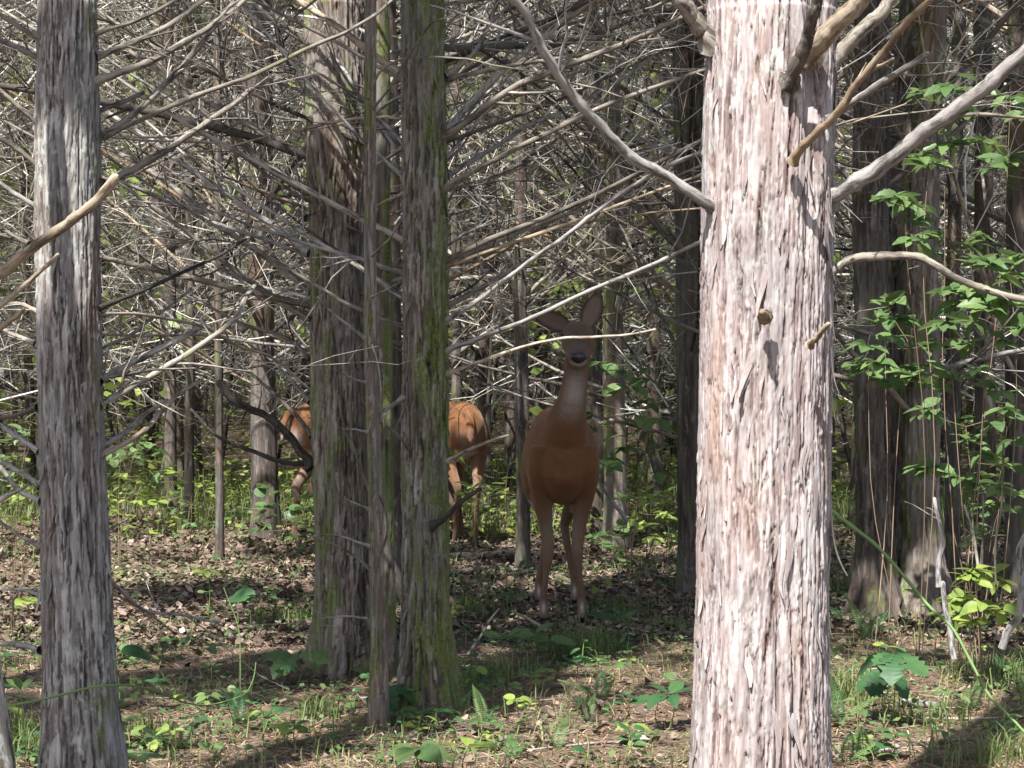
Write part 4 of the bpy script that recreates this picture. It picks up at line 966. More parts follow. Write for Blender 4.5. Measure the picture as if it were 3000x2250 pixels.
    sd = nrm(np.cross(Nn, fl_)); Ln = r.uniform(.010, .022, len(pick))[:, None] * np.clip(P[:, 2:3] * 1.5, .35, 1)
    Vh = np.stack([P - sd * .0007, P + sd * .0007, P + fl_ * Ln + Nn * Ln * .10], 1).reshape(-1, 3)
    tag(ob('fur', mesh('fur', Vh, tris=np.arange(len(Vh)).reshape(-1, 3), attrs={'coat': np.repeat(Cc, 3, 0)}, mat=M['coat']), t), kind='stuff')
    return t

STAND = [(.065, .27, .085, .26), (.065, .27, .085, .26), (.045, -.50, .085, -.42), (.045, -.50, .085, -.42)]
p = G(1645, 1828)
deer('alert doe facing the viewer, head up behind a thin dead branch', p + np.array([.0, .28, 0]), math.pi + .02,
     [((0, .33, .80), .115, .13), ((-.010, .41, .90), .092, .105), ((-.028, .46, .99), .068, .076), ((-.043, .475, 1.08), .056, .064), ((-.053, .47, 1.18), .053, .062), ((-.055, .46, 1.25), .052, .058)],
     [((-.055, .425, 1.295), .045, .045), ((-.055, .47, 1.288), .070, .066), ((-.054, .53, 1.268), .074, .07), ((-.052, .59, 1.243), .067, .064), ((-.050, .65, 1.217), .053, .052), ((-.048, .70, 1.198), .046, .043), ((-.047, .73, 1.188), .037, .033)],
     STAND, ((math.radians(66), .35, -.1), (math.radians(20), .05, .1)), .008, 1.03)
p = G(1418, 1606)
DOWN_N = [((0, .33, .80), .11, .13), ((0, .45, .74), .085, .11), ((0, .56, .60), .065, .085), ((0, .63, .45), .055, .07), ((0, .67, .34), .05, .055)]
DOWN_H = [((0, .66, .34), .045, .045), ((0, .69, .28), .066, .064), ((0, .70, .22), .068, .068), ((0, .705, .16), .05, .055), ((0, .705, .10), .04, .042), ((0, .70, .06), .034, .034)]
WALK1 = [(.07, .27, .08, .30), (.07, .24, .08, .20), (.06, -.47, .065, -.40), (.06, -.51, .065, -.44)]
deer('grazing deer seen from behind, rump lit, half hidden by the mossy trunk', p + np.array([-.20, .42, 0]), .20, DOWN_N, DOWN_H, WALK1, ((.3, .3, 0), (.3, .3, 0)), .011, .98)
p = G(822, 1606)
WALK2 = [(.07, .27, .08, .26), (.07, .24, .08, .20), (.07, -.46, .075, -.46), (.07, -.42, .075, -.30)]
deer('grazing deer at the left, only its hindquarters showing left of the reddish trunk', p + np.array([.50, .26, 0]), -.95, DOWN_N, DOWN_H, WALK2, ((.3, .3, 0), (.3, .3, 0)), .011, .98, True)

# ------------------------------------------------------------------ leaves and plants
def leaf_mesh(name, prof, K=8, fold=.25, curl=.25, mat=None, wave=0.):
    """leaf along +Y, length 1"""
    V, Q = [], []
    for k in range(K + 1):
        t = k / K; w = prof(t); z = -curl * t * t
        V += [(-w, t, z + fold * w + wave * math.sin(9 * t)), (0, t, z), (w, t, z + fold * w - wave * math.sin(9 * t + 1))]
    for k in range(K):
        a = 3 * k; Q += [(a, a + 1, a + 4, a + 3), (a + 1, a + 2, a + 5, a + 4)]
    return mesh(name, V, quads=Q, attrs={'tone': np.full(len(V), .5)}, smooth=False, mat=mat)
el = lambda wd, p=.85: (lambda t: wd * max(0., math.sin(math.pi * min(1, t) ** p)) ** .8 + .004)
ser = lambda wd: (lambda t: wd * max(0, math.sin(math.pi * t ** .85)) ** .8 * (1 + .16 * ((int(round(t * 10)) % 2) - .5)) + .004)
def oakp(t): return .05 + (.33 * max(0, math.sin(math.pi * t ** 1.15)) ** .6) * (1 if int(t * 9.99) % 2 else .58) if 0 < t < 1 else .01
rnd = lambda t: .47 * math.sqrt(max(0, 1 - (2 * min(1, t + .02) - 1) ** 2)) + .004
LM = {}
for mk in ('leaf', 'leafdeep', 'leafyel'):
    LM['ser', mk] = [leaf_mesh('leaf', ser(.20 + .04 * i), 10, .22, .12 + .18 * i, M[mk]) for i in range(3)]
    LM['ell', mk] = [leaf_mesh('leaf', el(.23 + .05 * i), 8, .18, .1 + .2 * i, M[mk]) for i in range(3)]
    LM['oak', mk] = [leaf_mesh('leaf', oakp, 10, .12, .15 + .2 * i, M[mk], .015) for i in range(3)]
    LM['rnd', mk] = [leaf_mesh('leaf', rnd, 9, .12, .1 + .15 * i, M[mk]) for i in range(3)]
    LM['lan', mk] = [leaf_mesh('leaf', el(.12), 7, .2, .15 + .25 * i, M[mk]) for i in range(3)]
def put_leaf(parent, origin, p, dirv, size, me, r, upv=None):
    y = nrm(np.asarray(dirv, float)); up_ = np.array([0, 0, 1.]) + r.normal(0, .35, 3) if upv is None else upv
    x = np.cross(y, up_); x = nrm(x); z = np.cross(x, y)
    o = ob('leaf', me, parent); o.matrix_local = Matrix.Translation(Vector(p - origin)) @ Matrix([[*map(float, (x[i] * size, y[i] * size, z[i] * size))] for i in range(3)]).to_4x4()
    return o
def stem_obj(parent, origin, lines, radii, mat, name='stem'):
    for ln, (r0, r1) in zip(lines, radii):
        P = resample(ln, 8) - origin
        V, Q, a = tubes(P[None], np.linspace(r0, r1, 8)[None], 5); ob(name, mesh(name, V, quads=Q, attrs=a, smooth=True, mat=mat), parent)

def shrub(label, base_px, d, stems, clusters, size, mk='leaf', nl=(4, 7), kind='ser', group=None, stemw=.003, stemmat='shrubstem', seed=1, name='leafy_shrub'):
    """stems: pixel polylines from the ground up; clusters: pixel spots where leaves gather"""
    r = np.random.default_rng(seed); g = W(*base_px, d); g[2] = gz(g[0], g[1]); t = thing(name, label, 'shrub', g, group)
    lines = []
    for k, s in enumerate(stems):
        dj = d + r.normal(0, .12); ln = smoothline([g + r.normal(0, .02, 3) * [1, 1, 0]] + [W(x, y, dj) for x, y in s], 14); lines.append(ln)
    stem_obj(t, g, lines, [(stemw, stemw * .4)] * len(lines), M[stemmat])
    allp = np.vstack(lines); tl, tr = [], []
    for (cx, cy) in clusters:
        c = W(cx, cy, d + r.normal(0, .15)); i_ = np.argmin(np.linalg.norm(allp - c - np.array([0, 0, .06]), axis=1) + 2 * np.maximum(0, allp[:, 2] - c[2])); s0 = allp[i_]
        tl.append(np.array([s0, (s0 + c) / 2 + [0, 0, -.01], c])); tr.append((stemw * .45, stemw * .25))
        n_ = r.integers(*nl) + (4 if d < 10 else 0); out_ = nrm(c - s0 + 1e-6); a0 = r.random() * 6.28
        for j in range(n_):
            a = a0 + j * 2.4; dv = np.array([math.cos(a), math.sin(a) * .9, r.normal(-.05, .22)]) + out_ * .5
            put_leaf(t, g, c - out_ * .02 * (j % 3) + r.normal(0, .006, 3), dv, size * r.uniform(.7, 1.3), LM[kind, mk][r.integers(0, 3)], r)
    stem_obj(t, g, tl, tr, M[stemmat], 'twig')
    return t
# the sunlit shrubs on the right
shrub('tall sunlit shrub with toothed leaves at the right edge, upper stems', (2800, 1900), 8.9, [[(2790, 1500), (2760, 1100), (2770, 700), (2760, 300)], [(2850, 1500), (2900, 1100), (2940, 700), (2960, 300)]],
      [(2690, 270), (2775, 255), (2740, 372), (2790, 420), (2880, 410), (2700, 462), (2900, 480), (2960, 285), (2990, 330), (2950, 460), (2870, 250), (2830, 330)], .085, seed=1)
shrub('sunlit shrub with broad leaf layers right of the foreground trunk, middle height', (2880, 1950), 8.6, [[(2860, 1600), (2880, 1200), (2890, 850)], [(2950, 1600), (2980, 1100), (2960, 820)], [(2820, 1500), (2790, 1100), (2780, 870)]],
      [(2780, 850), (2850, 835), (2950, 790), (2900, 765), (2990, 810), (2840, 940), (2760, 950), (2830, 1000), (2950, 1000), (2965, 890), (2870, 1080), (2920, 1140), (2780, 1090), (2900, 900), (2990, 960), (2870, 880), (2940, 850), (2820, 880), (2990, 740), (2860, 760)], .09, seed=2)
shrub('small leafed shrub against the dark trunk clump, right of the foreground trunk', (2600, 1800), 9.5, [[(2600, 1450), (2595, 1150), (2592, 860)], [(2620, 1450), (2640, 1150), (2660, 1000)], [(2560, 1500), (2545, 1200), (2545, 1020)]],
      [(2592, 880), (2640, 875), (2570, 930), (2620, 930), (2540, 1010), (2575, 1062), (2640, 1080), (2660, 930), (2700, 1072), (2610, 985), (2530, 1075), (2590, 1110), (2680, 1100), (2660, 1085), (2510, 1060), (2730, 1010), (2720, 1120)], .08, 'leaf', (3, 6), 'ell', seed=3)
shrub('shrub leaves on thin stems beside the large right limb', (2700, 1800), 9.2, [[(2710, 1300), (2660, 800), (2650, 580)], [(2740, 1300), (2700, 800), (2720, 500)]],
      [(2580, 580), (2625, 572), (2690, 600), (2660, 590), (2730, 680), (2680, 700), (2870, 690), (2850, 720), (2690, 640), (2750, 740), (2700, 450), (2740, 470)], .08, seed=4)
shrub('lower shrub foliage behind the slanting green vine at right', (2860, 1750), 9.4, [[(2850, 1500), (2830, 1250)], [(2920, 1550), (2950, 1250)], [(2780, 1500), (2740, 1200)]],
      [(2700, 1195), (2750, 1215), (2830, 1225), (2960, 1200), (2900, 1240), (2960, 1355), (2800, 1400), (2860, 1420), (2930, 1430), (2700, 1370), (2840, 1290), (2900, 1330), (2980, 1290), (2740, 1370), (2990, 1440), (2910, 1480)], .08, 'leaf', (3, 6), 'ell', seed=5)
shrub('bright yellow green leafy seedling low at the right edge', (2850, 1860), 8.4, [[(2860, 1750), (2855, 1660)], [(2880, 1780), (2920, 1700)], [(2830, 1780), (2790, 1720)]],
      [(2830, 1680), (2860, 1665), (2905, 1690), (2930, 1705), (2790, 1760), (2830, 1760), (2870, 1770), (2900, 1780), (2940, 1790), (2780, 1800), (2850, 1820), (2860, 1700), (2810, 1740), (2960, 1770)], .07, 'leafyel', (3, 5), 'ell', seed=6)
# plants around the deer
shrub('leafy sapling right of the front deer\'s neck', (1850, 1640), 11.6, [[(1840, 1400), (1830, 1200), (1800, 1050)], [(1870, 1450), (1900, 1250), (1890, 1060)], [(1820, 1500), (1780, 1350)]],
      [(1760, 1060), (1810, 1065), (1860, 1050), (1890, 1080), (1830, 1090), (1770, 1140), (1820, 1135), (1740, 1210), (1830, 1225), (1870, 1215), (1930, 1230), (1900, 1180), (1740, 1250), (1800, 1270), (1760, 1350), (1800, 1360), (1830, 1310), (1940, 1300), (1960, 1240), (1900, 1110), (1920, 1385), (1970, 1380), (1850, 1130), (1790, 1345)], .095, 'leaf', (3, 5), 'ell', seed=7)
shrub('bright leafy bush low in front of the left deer\'s legs', (850, 1640), 12.2, [[(840, 1560), (830, 1440)], [(870, 1560), (900, 1470)], [(800, 1560), (790, 1480)]],
      [(765, 1432), (795, 1440), (785, 1475), (860, 1485), (905, 1490), (775, 1510), (880, 1530), (915, 1540), (755, 1550), (870, 1570), (910, 1455)], .07, 'leaf', (3, 6), 'rnd', seed=8)
shrub('green plant among the middle deer\'s legs', (1400, 1640), 12.6, [[(1390, 1550), (1380, 1440)], [(1430, 1560), (1430, 1450)]],
      [(1380, 1425), (1410, 1430), (1360, 1450), (1440, 1420), (1400, 1460), (1330, 1330), (1370, 1480), (1430, 1500)], .085, 'leafyel', (3, 5), 'lan', seed=9)
BUSH = ['undergrowth bush between the front deer and the dark mossy trunk', 'low bush right of the front deer\'s knees', 'low bush at the left foot of the dark mossy trunk', 'undergrowth bush just left of the front deer\'s chest', 'undergrowth bush left of the slim dark pole', 'low bush right of the slim dark pole\'s left neighbour', 'low bush right beside the grey trunk', 'taller bush right beside the grey trunk', 'bush left of the grey trunk at the picture edge', 'high loose bush between the far dark trunks at left', 'bush in the gap right of the sunlit trunk', 'bush at the right edge behind the bare stems', 'bush behind the front deer\'s right foreleg', 'bush seen between the front deer\'s legs', 'low bush between the middle and the front deer', 'low bush left of the left deer\'s hooves', 'tall loose bush left of the mossy dark trunk', 'upper leafy bush at the left picture edge']
r = np.random.default_rng(3)
for k, (x0, y0, d, sc) in enumerate([(1900, 1470, 13.2, 1.), (1800, 1560, 13, .8), (1950, 1540, 12.4, .9), (1480, 1420, 15.5, 1.1), (450, 1440, 15, 1.), (560, 1500, 14.2, .9), (350, 1460, 14.5, 1.), (350, 1330, 13, 1.1), (60, 1460, 11, 1.), (420, 1340, 15.5, 1.2), (2500, 1500, 12, 1.), (2880, 1500, 10.5, 1.), (1700, 1480, 15.2, 1.), (1600, 1480, 16, 1.), (1480, 1520, 14.8, .9), (700, 1520, 14.5, .9), (600, 1420, 16, 1.2), (30, 1330, 10, 1.1)]):
    w = 85 * sc; cl = [(x0 + r.normal(0, w * .6), y0 + r.normal(0, w * .55)) for _ in range(12)]
    nm = ['beside the grey trunk', 'right of the front deer', 'behind the middle deer', 'left of the deer', 'by the dark right trunks'][1 if 1650 < x0 < 2100 else 2 if 1440 < x0 < 1650 else 3 if 320 < x0 < 800 else 0 if x0 < 320 else 4]
    shrub(ORD[k].capitalize() + ' low undergrowth bush, standing ' + nm if False else BUSH[k], (x0, y0 + 160), d, [[(x0, y0 + 40), (x0 + r.normal(0, 40), y0 - 50)], [(x0 + 30, y0 + 50), (x0 + 60, y0 - 30)]], cl, .062, 'leaf' if k % 2 else 'leafyel', (3, 5), ('ell', 'rnd', 'ser')[k % 3], 'low bushes ' + nm, seed=40 + k, name='undergrowth_bush')

# seedlings of the near floor
def seedling(label, px, py, h, n_, size, kind, mk, seed, tilt=.1, whorl=True, group=None, leans=0.):
    r = np.random.default_rng(seed); g = G(px, py); t = thing('seedling', label, 'seedling', g, group)
    top = g + np.array([leans, r.normal(0, .02), h]); ln = smoothline([g, (g + top) / 2 + r.normal(0, .012, 3), top], 8)
    stem_obj(t, g, [ln], [(.0028, .0014)], M['stem']); a0 = r.random() * 6.28
    for j in range(n_):
        a = a0 + j * 2.399; f = 1 - (.0 if whorl else .8 * j / n_); p = ln[min(7, int(f * 7))]
        dv = np.array([math.cos(a), math.sin(a), tilt + r.normal(0, .15)])
        put_leaf(t, g, p + nrm(dv) * .012, dv, size * r.uniform(.7, 1.15), LM[kind, mk][r.integers(0, 3)], r, np.array([0, -.25, 1.]) + r.normal(0, .2, 3))
    return t
seedling('oak seedling with big dull leaves against the mossy trunk base', 1290, 2030, .20, 7, .115, 'oak', 'leafdeep', 1)
seedling('oak seedling with drooping lobed leaves left of the mossy trunk base', 1140, 2110, .13, 4, .12, 'oak', 'leafdeep', 2, -.5)
seedling('light green seedling with upright oval leaves right of the mossy trunk base', 1480, 1990, .15, 7, .105, 'ell', 'leaf', 3, .45)
seedling('seedling with oval leaves next to the front deer\'s left hoof', 1560, 1940, .12, 4, .10, 'ell', 'leaf', 4, .35)
seedling('two big round leaves in front of the deer\'s right hoof', 1800, 1885, .10, 3, .13, 'rnd', 'leafdeep', 5, .5)
seedling('wide pale leaf plant in the sunny middle of the floor', 1610, 1950, .10, 3, .10, 'rnd', 'leaf', 6, .1)
seedling('seedling with five broad leaves at the bottom, left of the sunlit trunk', 1220, 2270, .08, 6, .13, 'ell', 'leaf', 7, .15)
seedling('bright pair of oval leaves at the bottom middle', 1370, 2275, .09, 4, .10, 'ell', 'leafyel', 8, .5)
seedling('oak seedling with wide lobed leaves right of the sunlit trunk', 2615, 2130, .26, 6, .125, 'oak', 'leafdeep', 9, -.1)
seedling('second lobed oak seedling right of the sunlit trunk, lower', 2590, 2100, .17, 4, .11, 'oak', 'leafdeep', 10, -.45)
seedling('small toothed seedling left of the reddish trunk base', 870, 2010, .12, 6, .12, 'oak', 'leaf', 11, .1)
seedling('light green seedling at the foot of the reddish trunk', 1020, 1990, .14, 5, .075, 'ell', 'leaf', 12, .3, False)
seedling('seedling with paired leaves in shade between the two left trunks', 600, 1990, .12, 6, .085, 'ell', 'leaf', 13, .2)
seedling('seedling with a single broad leaf right of the grey trunk', 345, 2010, .13, 2, .11, 'rnd', 'leafdeep', 14, .2)
seedling('dull broad leafed seedling in the left leaf litter', 760, 1830, .14, 6, .13, 'ell', 'leafdeep', 15, .05)
seedling('yellow green sprout above the left leaf litter', 610, 1810, .22, 4, .075, 'ell', 'leafyel', 16, .3)
seedling('white green leaf pair at the bottom left corner', 60, 2150, .14, 5, .10, 'lan', 'leaf', 17, .5)
seedling('small rosette seedling at the bottom between left trunks', 850, 2190, .06, 7, .07, 'ell', 'leafyel', 18, .2)
seedling('clover like sprout at the foot of the grey trunk', 370, 2190, .05, 4, .05, 'rnd', 'leaf', 19, .2)
seedling('broad leafed sprout at the bottom edge right of the grey trunk', 410, 2270, .06, 5, .07, 'ell', 'leaf', 20, .2)
seedling('leafy seedling in the shade left of the sunlit trunk', 1960, 2140, .12, 5, .11, 'ell', 'leafdeep', 21, .2)
seedling('three leafed sprout left of the sunlit trunk base', 1930, 2130, .10, 3, .09, 'oak', 'leafdeep', 22, .2)
seedling('low leafy seedling under the round leaves', 1800, 2010, .08, 6, .06, 'ell', 'leaf', 23, .2)
r = np.random.default_rng(77)
for k in range(240):
    px, py = r.uniform(-20, 3020), 1660 + 600 * r.random() ** .7
    if 2000 < px < 2450: continue
    g = G(px, py)
    kd, mk_ = ('ell', 'rnd', 'ser', 'oak')[r.integers(0, 4)], ('leaf', 'leafdeep', 'leaf', 'leafyel')[r.integers(0, 4)]
    lab = 'small ' + {'leaf': 'green', 'leafdeep': 'dark green', 'leafyel': 'yellow green'}[mk_] + ' ' + {'ell': 'oval', 'rnd': 'round', 'ser': 'toothed', 'oak': 'lobed'}[kd] + ' leaved seedling ' + zone(px) + ', ' + row(py)
    seedling(lab, px, py, r.uniform(.03, .12), r.integers(3, 8), r.uniform(.022, .06), kd, mk_, 200 + k, r.uniform(0, .4), r.random() < .6, 'small seedlings ' + zone(px))

# ferns
def frond_mesh(seed):
    r = np.random.default_rng(seed); V, Q = [], []
    K = 22
    for k in range(K):
        t = k / K; y = t; z = .45 * t - .35 * t * t; w = .17 * math.sin(math.pi * (.1 + .9 * t) ** .8) + .01
        for s in (-1, 1):
            o = len(V); V += [(0, y - .012, z), (s * w * .6, y + .012 + .02, z + .01), (s * w, y + .05 * w * 6, z - .02), (s * w * .55, y - .018, z + .004)]; Q.append((o, o + 1, o + 2, o + 3))
    a = np.stack([np.zeros(8), np.linspace(0, 1, 8), .45 * np.linspace(0, 1, 8) - .35 * np.linspace(0, 1, 8) ** 2], 1)
    v, q, _ = tubes(a[None], np.full((1, 8), .006), 4); Q = np.vstack([np.array(Q), q + len(V)]); V = np.vstack([np.array(V), v])
    return mesh('frond', V, quads=Q, attrs={'tone': np.full(len(V), .5)}, mat=M['leaf'] if seed % 2 else M['leafdeep'])
FR = [frond_mesh(k) for k in range(4)]
for k, (px, py, s, n_) in enumerate([(520, 2200, .15, 3), (620, 2150, .12, 2), (700, 2120, .16, 3), (735, 2060, .12, 2), (1370, 2060, .16, 3), (1420, 2120, .15, 2), (1330, 2100, .13, 2), (1760, 2060, .17, 4), (1720, 2120, .14, 3), (2460, 2120, .2, 3), (2470, 2000, .16, 2), (2680, 2190, .13, 2), (2760, 2240, .12, 2), (2960, 2000, .16, 3), (350, 2080, .13, 2), (1500, 2230, .13, 3), (1630, 2200, .12, 2), (2530, 2230, .13, 2), (2850, 2080, .15, 3), (2480, 2240, .16, 3), (860, 1700, .13, 1), (2530, 1870, .2, 3), (2490, 1830, .17, 2)]):
    r = np.random.default_rng(600 + k); g = G(px, py); t = thing('fern', ('single frond' if n_ == 1 else ['', '', 'two', 'three', 'four'][n_] + ' fronded') + ' small fern ' + zone(px) + ', ' + row(py), 'fern', g, 'ferns ' + zone(px))
    a0 = r.uniform(0, 6.28)
    for j in range(n_):
        f = ob('frond', FR[(k + j) % 4], t); f.rotation_euler = (r.uniform(.3, 1.0), 0, a0 + j * 6.28 / n_ + r.normal(0, .3)); f.scale = (s * r.uniform(.8, 1.2),) * 3

# green briar vines
def vine(label, pts, ds, w, seed, extra=()):
    r = np.random.default_rng(seed); P = smoothline([W(x, y, d) for (x, y), d in zip(pts, ds)], 40)
    g = P[0].copy(); g[2] = gz(g[0], g[1]); t = thing('briar_vine', label, 'vine', g)
    V, Q, a = tubes((P - g)[None], np.linspace(w, w * .7, 40)[None] * (1 + .12 * np.sin(np.arange(40) * 2.))[None], 6); ob('stem', mesh('stem', V, quads=Q, attrs=a, smooth=True, mat=M['vine']), t)
    for e in extra:
        E = smoothline([W(x, y, d) for x, y, d in e], 16); V, Q, a = tubes((E - g)[None], np.linspace(w * .8, w * .45, 16)[None], 6); ob('stem', mesh('stem', V, quads=Q, attrs=a, smooth=True, mat=M['vine']), t)
    th = []
    for i_ in range(2, 38, 3):
        dv = nrm(r.normal(0, 1, 3)); th.append(np.linspace(P[i_] - g, P[i_] - g + dv * .014, 3))
    V, Q, a = tubes(np.array(th), np.tile([.0018, .001, .0003], (len(th), 1)), 4); tag(ob('thorns', mesh('thorns', V, quads=Q, attrs=a, mat=M['vine']), t), kind='stuff')
    for i_ in r.integers(3, 39, 5):
        put_leaf(t, g, P[i_], np.array([r.normal(), r.normal(), .4]), r.uniform(.03, .055), LM['ell', 'leafyel'][r.integers(0, 3)], r)
vine('green thorny vine slanting down across the right side', [(2430, 1490), (2500, 1545), (2570, 1600), (2650, 1690), (2720, 1775), (2790, 1840), (2850, 1950), (2900, 2040), (2960, 2100), (3040, 2190)], np.linspace(6.0, 5.7, 10), .0052, 1)
vine('green vine looping low across the grey trunk', [(-40, 2080), (60, 2062), (180, 2036), (262, 2014), (380, 2008), (470, 2030), (540, 2058), (610, 2066), (680, 2050)], [5.75, 5.75, 5.75, 5.75, 5.9, 6.3, 6.8, 7.2, 7.6], .0036, 2,
     [[(680, 2050, 7.6), (720, 2030, 7.6), (742, 1990, 7.6), (750, 1940, 7.6)], [(704, 2042, 7.6), (704, 1950, 7.6), (702, 1860, 7.6), (690, 1810, 7.6), (670, 1760, 7.6), (655, 1720, 7.6)]])

# dead stems and sticks
def stick(name, label, cat, pts, ds, w0, w1, mat, twigs=3, seed=0, group=None, tone=None):
    r = np.random.default_rng(seed); P = smoothline([W(x, y, d) if d else G(x, y) + np.array([0, 0, w0]) for (x, y), d in zip(pts, ds)], 16)
    g = P[0].copy(); g[2] = gz(g[0], g[1]); t = thing(name, label, cat, g, group)
    b_ = branch_obj(t, g, P, np.linspace(w0, w1, 16), r, M[mat], twigs, 1, tone=tone, name='stem'); return t
stick('dead_stem', 'bleached forked dead stem standing below the shrub at right', 'dead stem', [(2750, 1720), (2752, 1640), (2765, 1580), (2745, 1510), (2738, 1460)], [7.6] * 5, .011, .006, 'woodpale', 2, 1, tone=1.)
stick('dead_stem', 'short pale broken stake leaning at right', 'dead stem', [(2795, 1930), (2785, 1850), (2770, 1780), (2762, 1708)], [7.6] * 4, .011, .009, 'woodpale', 0, 2, tone=1.)
stick('dead_stem', 'curved dead sapling stem at the right edge', 'dead stem', [(2935, 1900), (2950, 1850), (2985, 1800), (2990, 1700), (2985, 1620), (3010, 1560)], [8.2] * 6, .016, .012, 'woodpale', 2, 3, tone=.6)
for k, (pts, w) in enumerate([([(2866, 1660), (2850, 1560), (2825, 1480)], .006), ([(2920, 1760), (2915, 1600), (2935, 1480), (2940, 1300)], .005), ([(2870, 1680), (2880, 1560), (2880, 1450)], .004)]):
    stick('dead_stem', ['left', 'right', 'middle'][k] + ' one of three thin bare stems rising at the right edge', 'dead stem', pts, [8.4] * len(pts), w, w * .8, 'wood', 1, 10 + k)
stick('dead_stem', 'crooked pale dead stem right of the front deer', 'dead stem', [(1840, 1530), (1810, 1490), (1780, 1450), (1765, 1425), (1775, 1415)], [11.2] * 5, .011, .007, 'woodpale', 1, 5, tone=.8)
stick('fallen_log', 'long pale fallen limb lying behind the front deer', 'log', [(1300, 1640), (1400, 1638), (1480, 1630), (1570, 1632)], [0] * 4, .022, .014, 'woodtan', 0, 6, tone=.8)
stick('fallen_log', 'second fallen limb nearer, curving towards the deer\'s legs', 'log', [(1300, 1692), (1380, 1680), (1450, 1672), (1560, 1685), (1680, 1695)], [0] * 5, .018, .013, 'wood', 2, 7, tone=.7)
stick('fallen_stick', 'thin stick leaning up right of the mossy trunk', 'stick', [(1370, 1920), (1410, 1860), (1440, 1810), (1462, 1785)], [9.2, 9.25, 9.3, 9.3], .007, .004, 'wood', 1, 8, tone=.5)
stick('fallen_stick', 'stick leaning against the deer\'s left hoof', 'stick', [(1605, 1850), (1550, 1815), (1500, 1790)], [9.5, 9.6, 9.7], .008, .007, 'woodtan', 0, 9, tone=.6)
stick('fallen_stick', 'dark branch lying right of the front deer\'s hooves', 'stick', [(1660, 1850), (1720, 1815), (1790, 1800), (1830, 1780)], [0] * 4, .009, .006, 'wooddark', 1, 14)
stick('fallen_stick', 'grey rotten branch lying right of the sunlit trunk base', 'stick', [(2640, 2070), (2700, 2075), (2750, 2085), (2775, 2115)], [0] * 4, .016, .010, 'woodpale', 1, 15, tone=.5)
stick('fallen_stick', 'pale bark slab on the floor at the bottom right', 'stick', [(2510, 2215), (2570, 2210), (2630, 2200)], [0] * 3, .014, .008, 'woodpale', 0, 16, tone=.9)
r = np.random.default_rng(31)
for k in range(120):
    px, py = r.uniform(0, 3000), 1600 + 640 * r.random(); g = G(px, py); a = r.normal(0, .5) + (math.pi if r.random() < .5 else 0); L = r.uniform(.15, .7)
    e = g + np.array([math.cos(a), math.sin(a), 0]) * L; pp = [g, (g + e) / 2 + r.normal(0, .03, 3) * [1, 1, 0], e]
    w = r.uniform(.002, .006)
    for q in pp: q[2] = gz(q[0], q[1]) + w + .004
    t = thing('fallen_stick', ('short' if L < .33 else 'middling' if L < .52 else 'long') + ' ' + ('brown', 'pale', 'tan', 'brown')[k % 4] + ' dry stick lying ' + zone(px) + ', ' + row(py), 'stick', g, 'dry sticks ' + zone(px))
    branch_obj(t, g, smoothline(pp, 12), np.linspace(w, w * .5, 12), r, M[('wood', 'woodpale', 'woodtan', 'wood')[k % 4]], 2 if k % 2 else 0, 0, nseg=6, name='stem')

# ------------------------------------------------------------------ uncountable floor cover
def scatter_px(r, n_, y0, y1, pw=1., x0=-150, x1=3150):
    out_ = []
    s0, s1 = (y0 - 1010) / CAMH, (y1 - 1010) / CAMH
    d0, d1 = F / s1, F / s0
    d = d0 + (d1 - d0) * r.random(n_) ** pw; x = (r.uniform(x0, x1, n_) - 1500) / F * d
    return np.stack([x, d, gz(x, d)], 1)
def patch(P, f, ph): return np.sin(P[:, 0] * f + ph) * np.sin(P[:, 1] * f * .8 + ph * 2) + .5 * np.sin(P[:, 0] * f * 2.3 - P[:, 1] * f * 1.9 + ph)
# dead leaves
r = np.random.default_rng(41)
P = np.vstack([scatter_px(r, 36000, 1480, 1880, 1.1), scatter_px(r, 1800, 1820, 2300)])
keep = (P[:, 1] > 9.4) | (patch(P, 2.1, 1.) > .1); P = P[keep]; n_ = len(P)
K = 5; prof = np.array([.08, .34, .42, .30, .02]); yy = np.linspace(-.5, .5, K)
sz = r.uniform(.018, .045, n_); curl = r.normal(.3, .6, n_); fold = r.normal(.25, .35, n_); az = r.random(n_) * 6.28; tx = r.normal(0, .35, n_); ty = r.normal(0, .35, n_)
V = np.zeros((n_, K, 3, 3)); 
for j, s in enumerate((-1, 0, 1)):
    V[:, :, j, 0] = s * prof * (1 + .25 * np.sin(9 * yy + j)); V[:, :, j, 1] = yy; V[:, :, j, 2] = curl[:, None] * (yy ** 2 - .1) * .9 + abs(s) * prof * fold[:, None]
V *= sz[:, None, None, None]
cz, sz_ = np.cos(az), np.sin(az); z2 = V[..., 2] + V[..., 0] * tx[:, None, None] + V[..., 1] * ty[:, None, None]
X = V[..., 0] * cz[:, None, None] - V[..., 1] * sz_[:, None, None]; Y = V[..., 0] * sz_[:, None, None] + V[..., 1] * cz[:, None, None]
zmin = z2.reshape(n_, -1).min(1)
VV = np.stack([X + P[:, 0, None, None], Y + P[:, 1, None, None], z2 - zmin[:, None, None] * .8 + P[:, 2, None, None] + .002 + r.random(n_)[:, None, None] * .018], -1)
b_ = np.arange(n_)[:, None, None] * K * 3 + np.arange(K - 1)[None, :, None] * 3 + np.arange(2)[None, None]
Q = np.stack([b_, b_ + 1, b_ + 4, b_ + 3], -1).reshape(-1, 4)
tag(ob('leaf_litter', mesh('leaf_litter', VV.reshape(-1, 3), quads=Q, attrs={'tone': np.repeat(np.clip(r.normal(.30, .20, n_), 0, 1), K * 3)}, mat=M['litter'])), 'dry brown leaf litter covering the floor around the deer', 'leaf litter', kind='stuff')
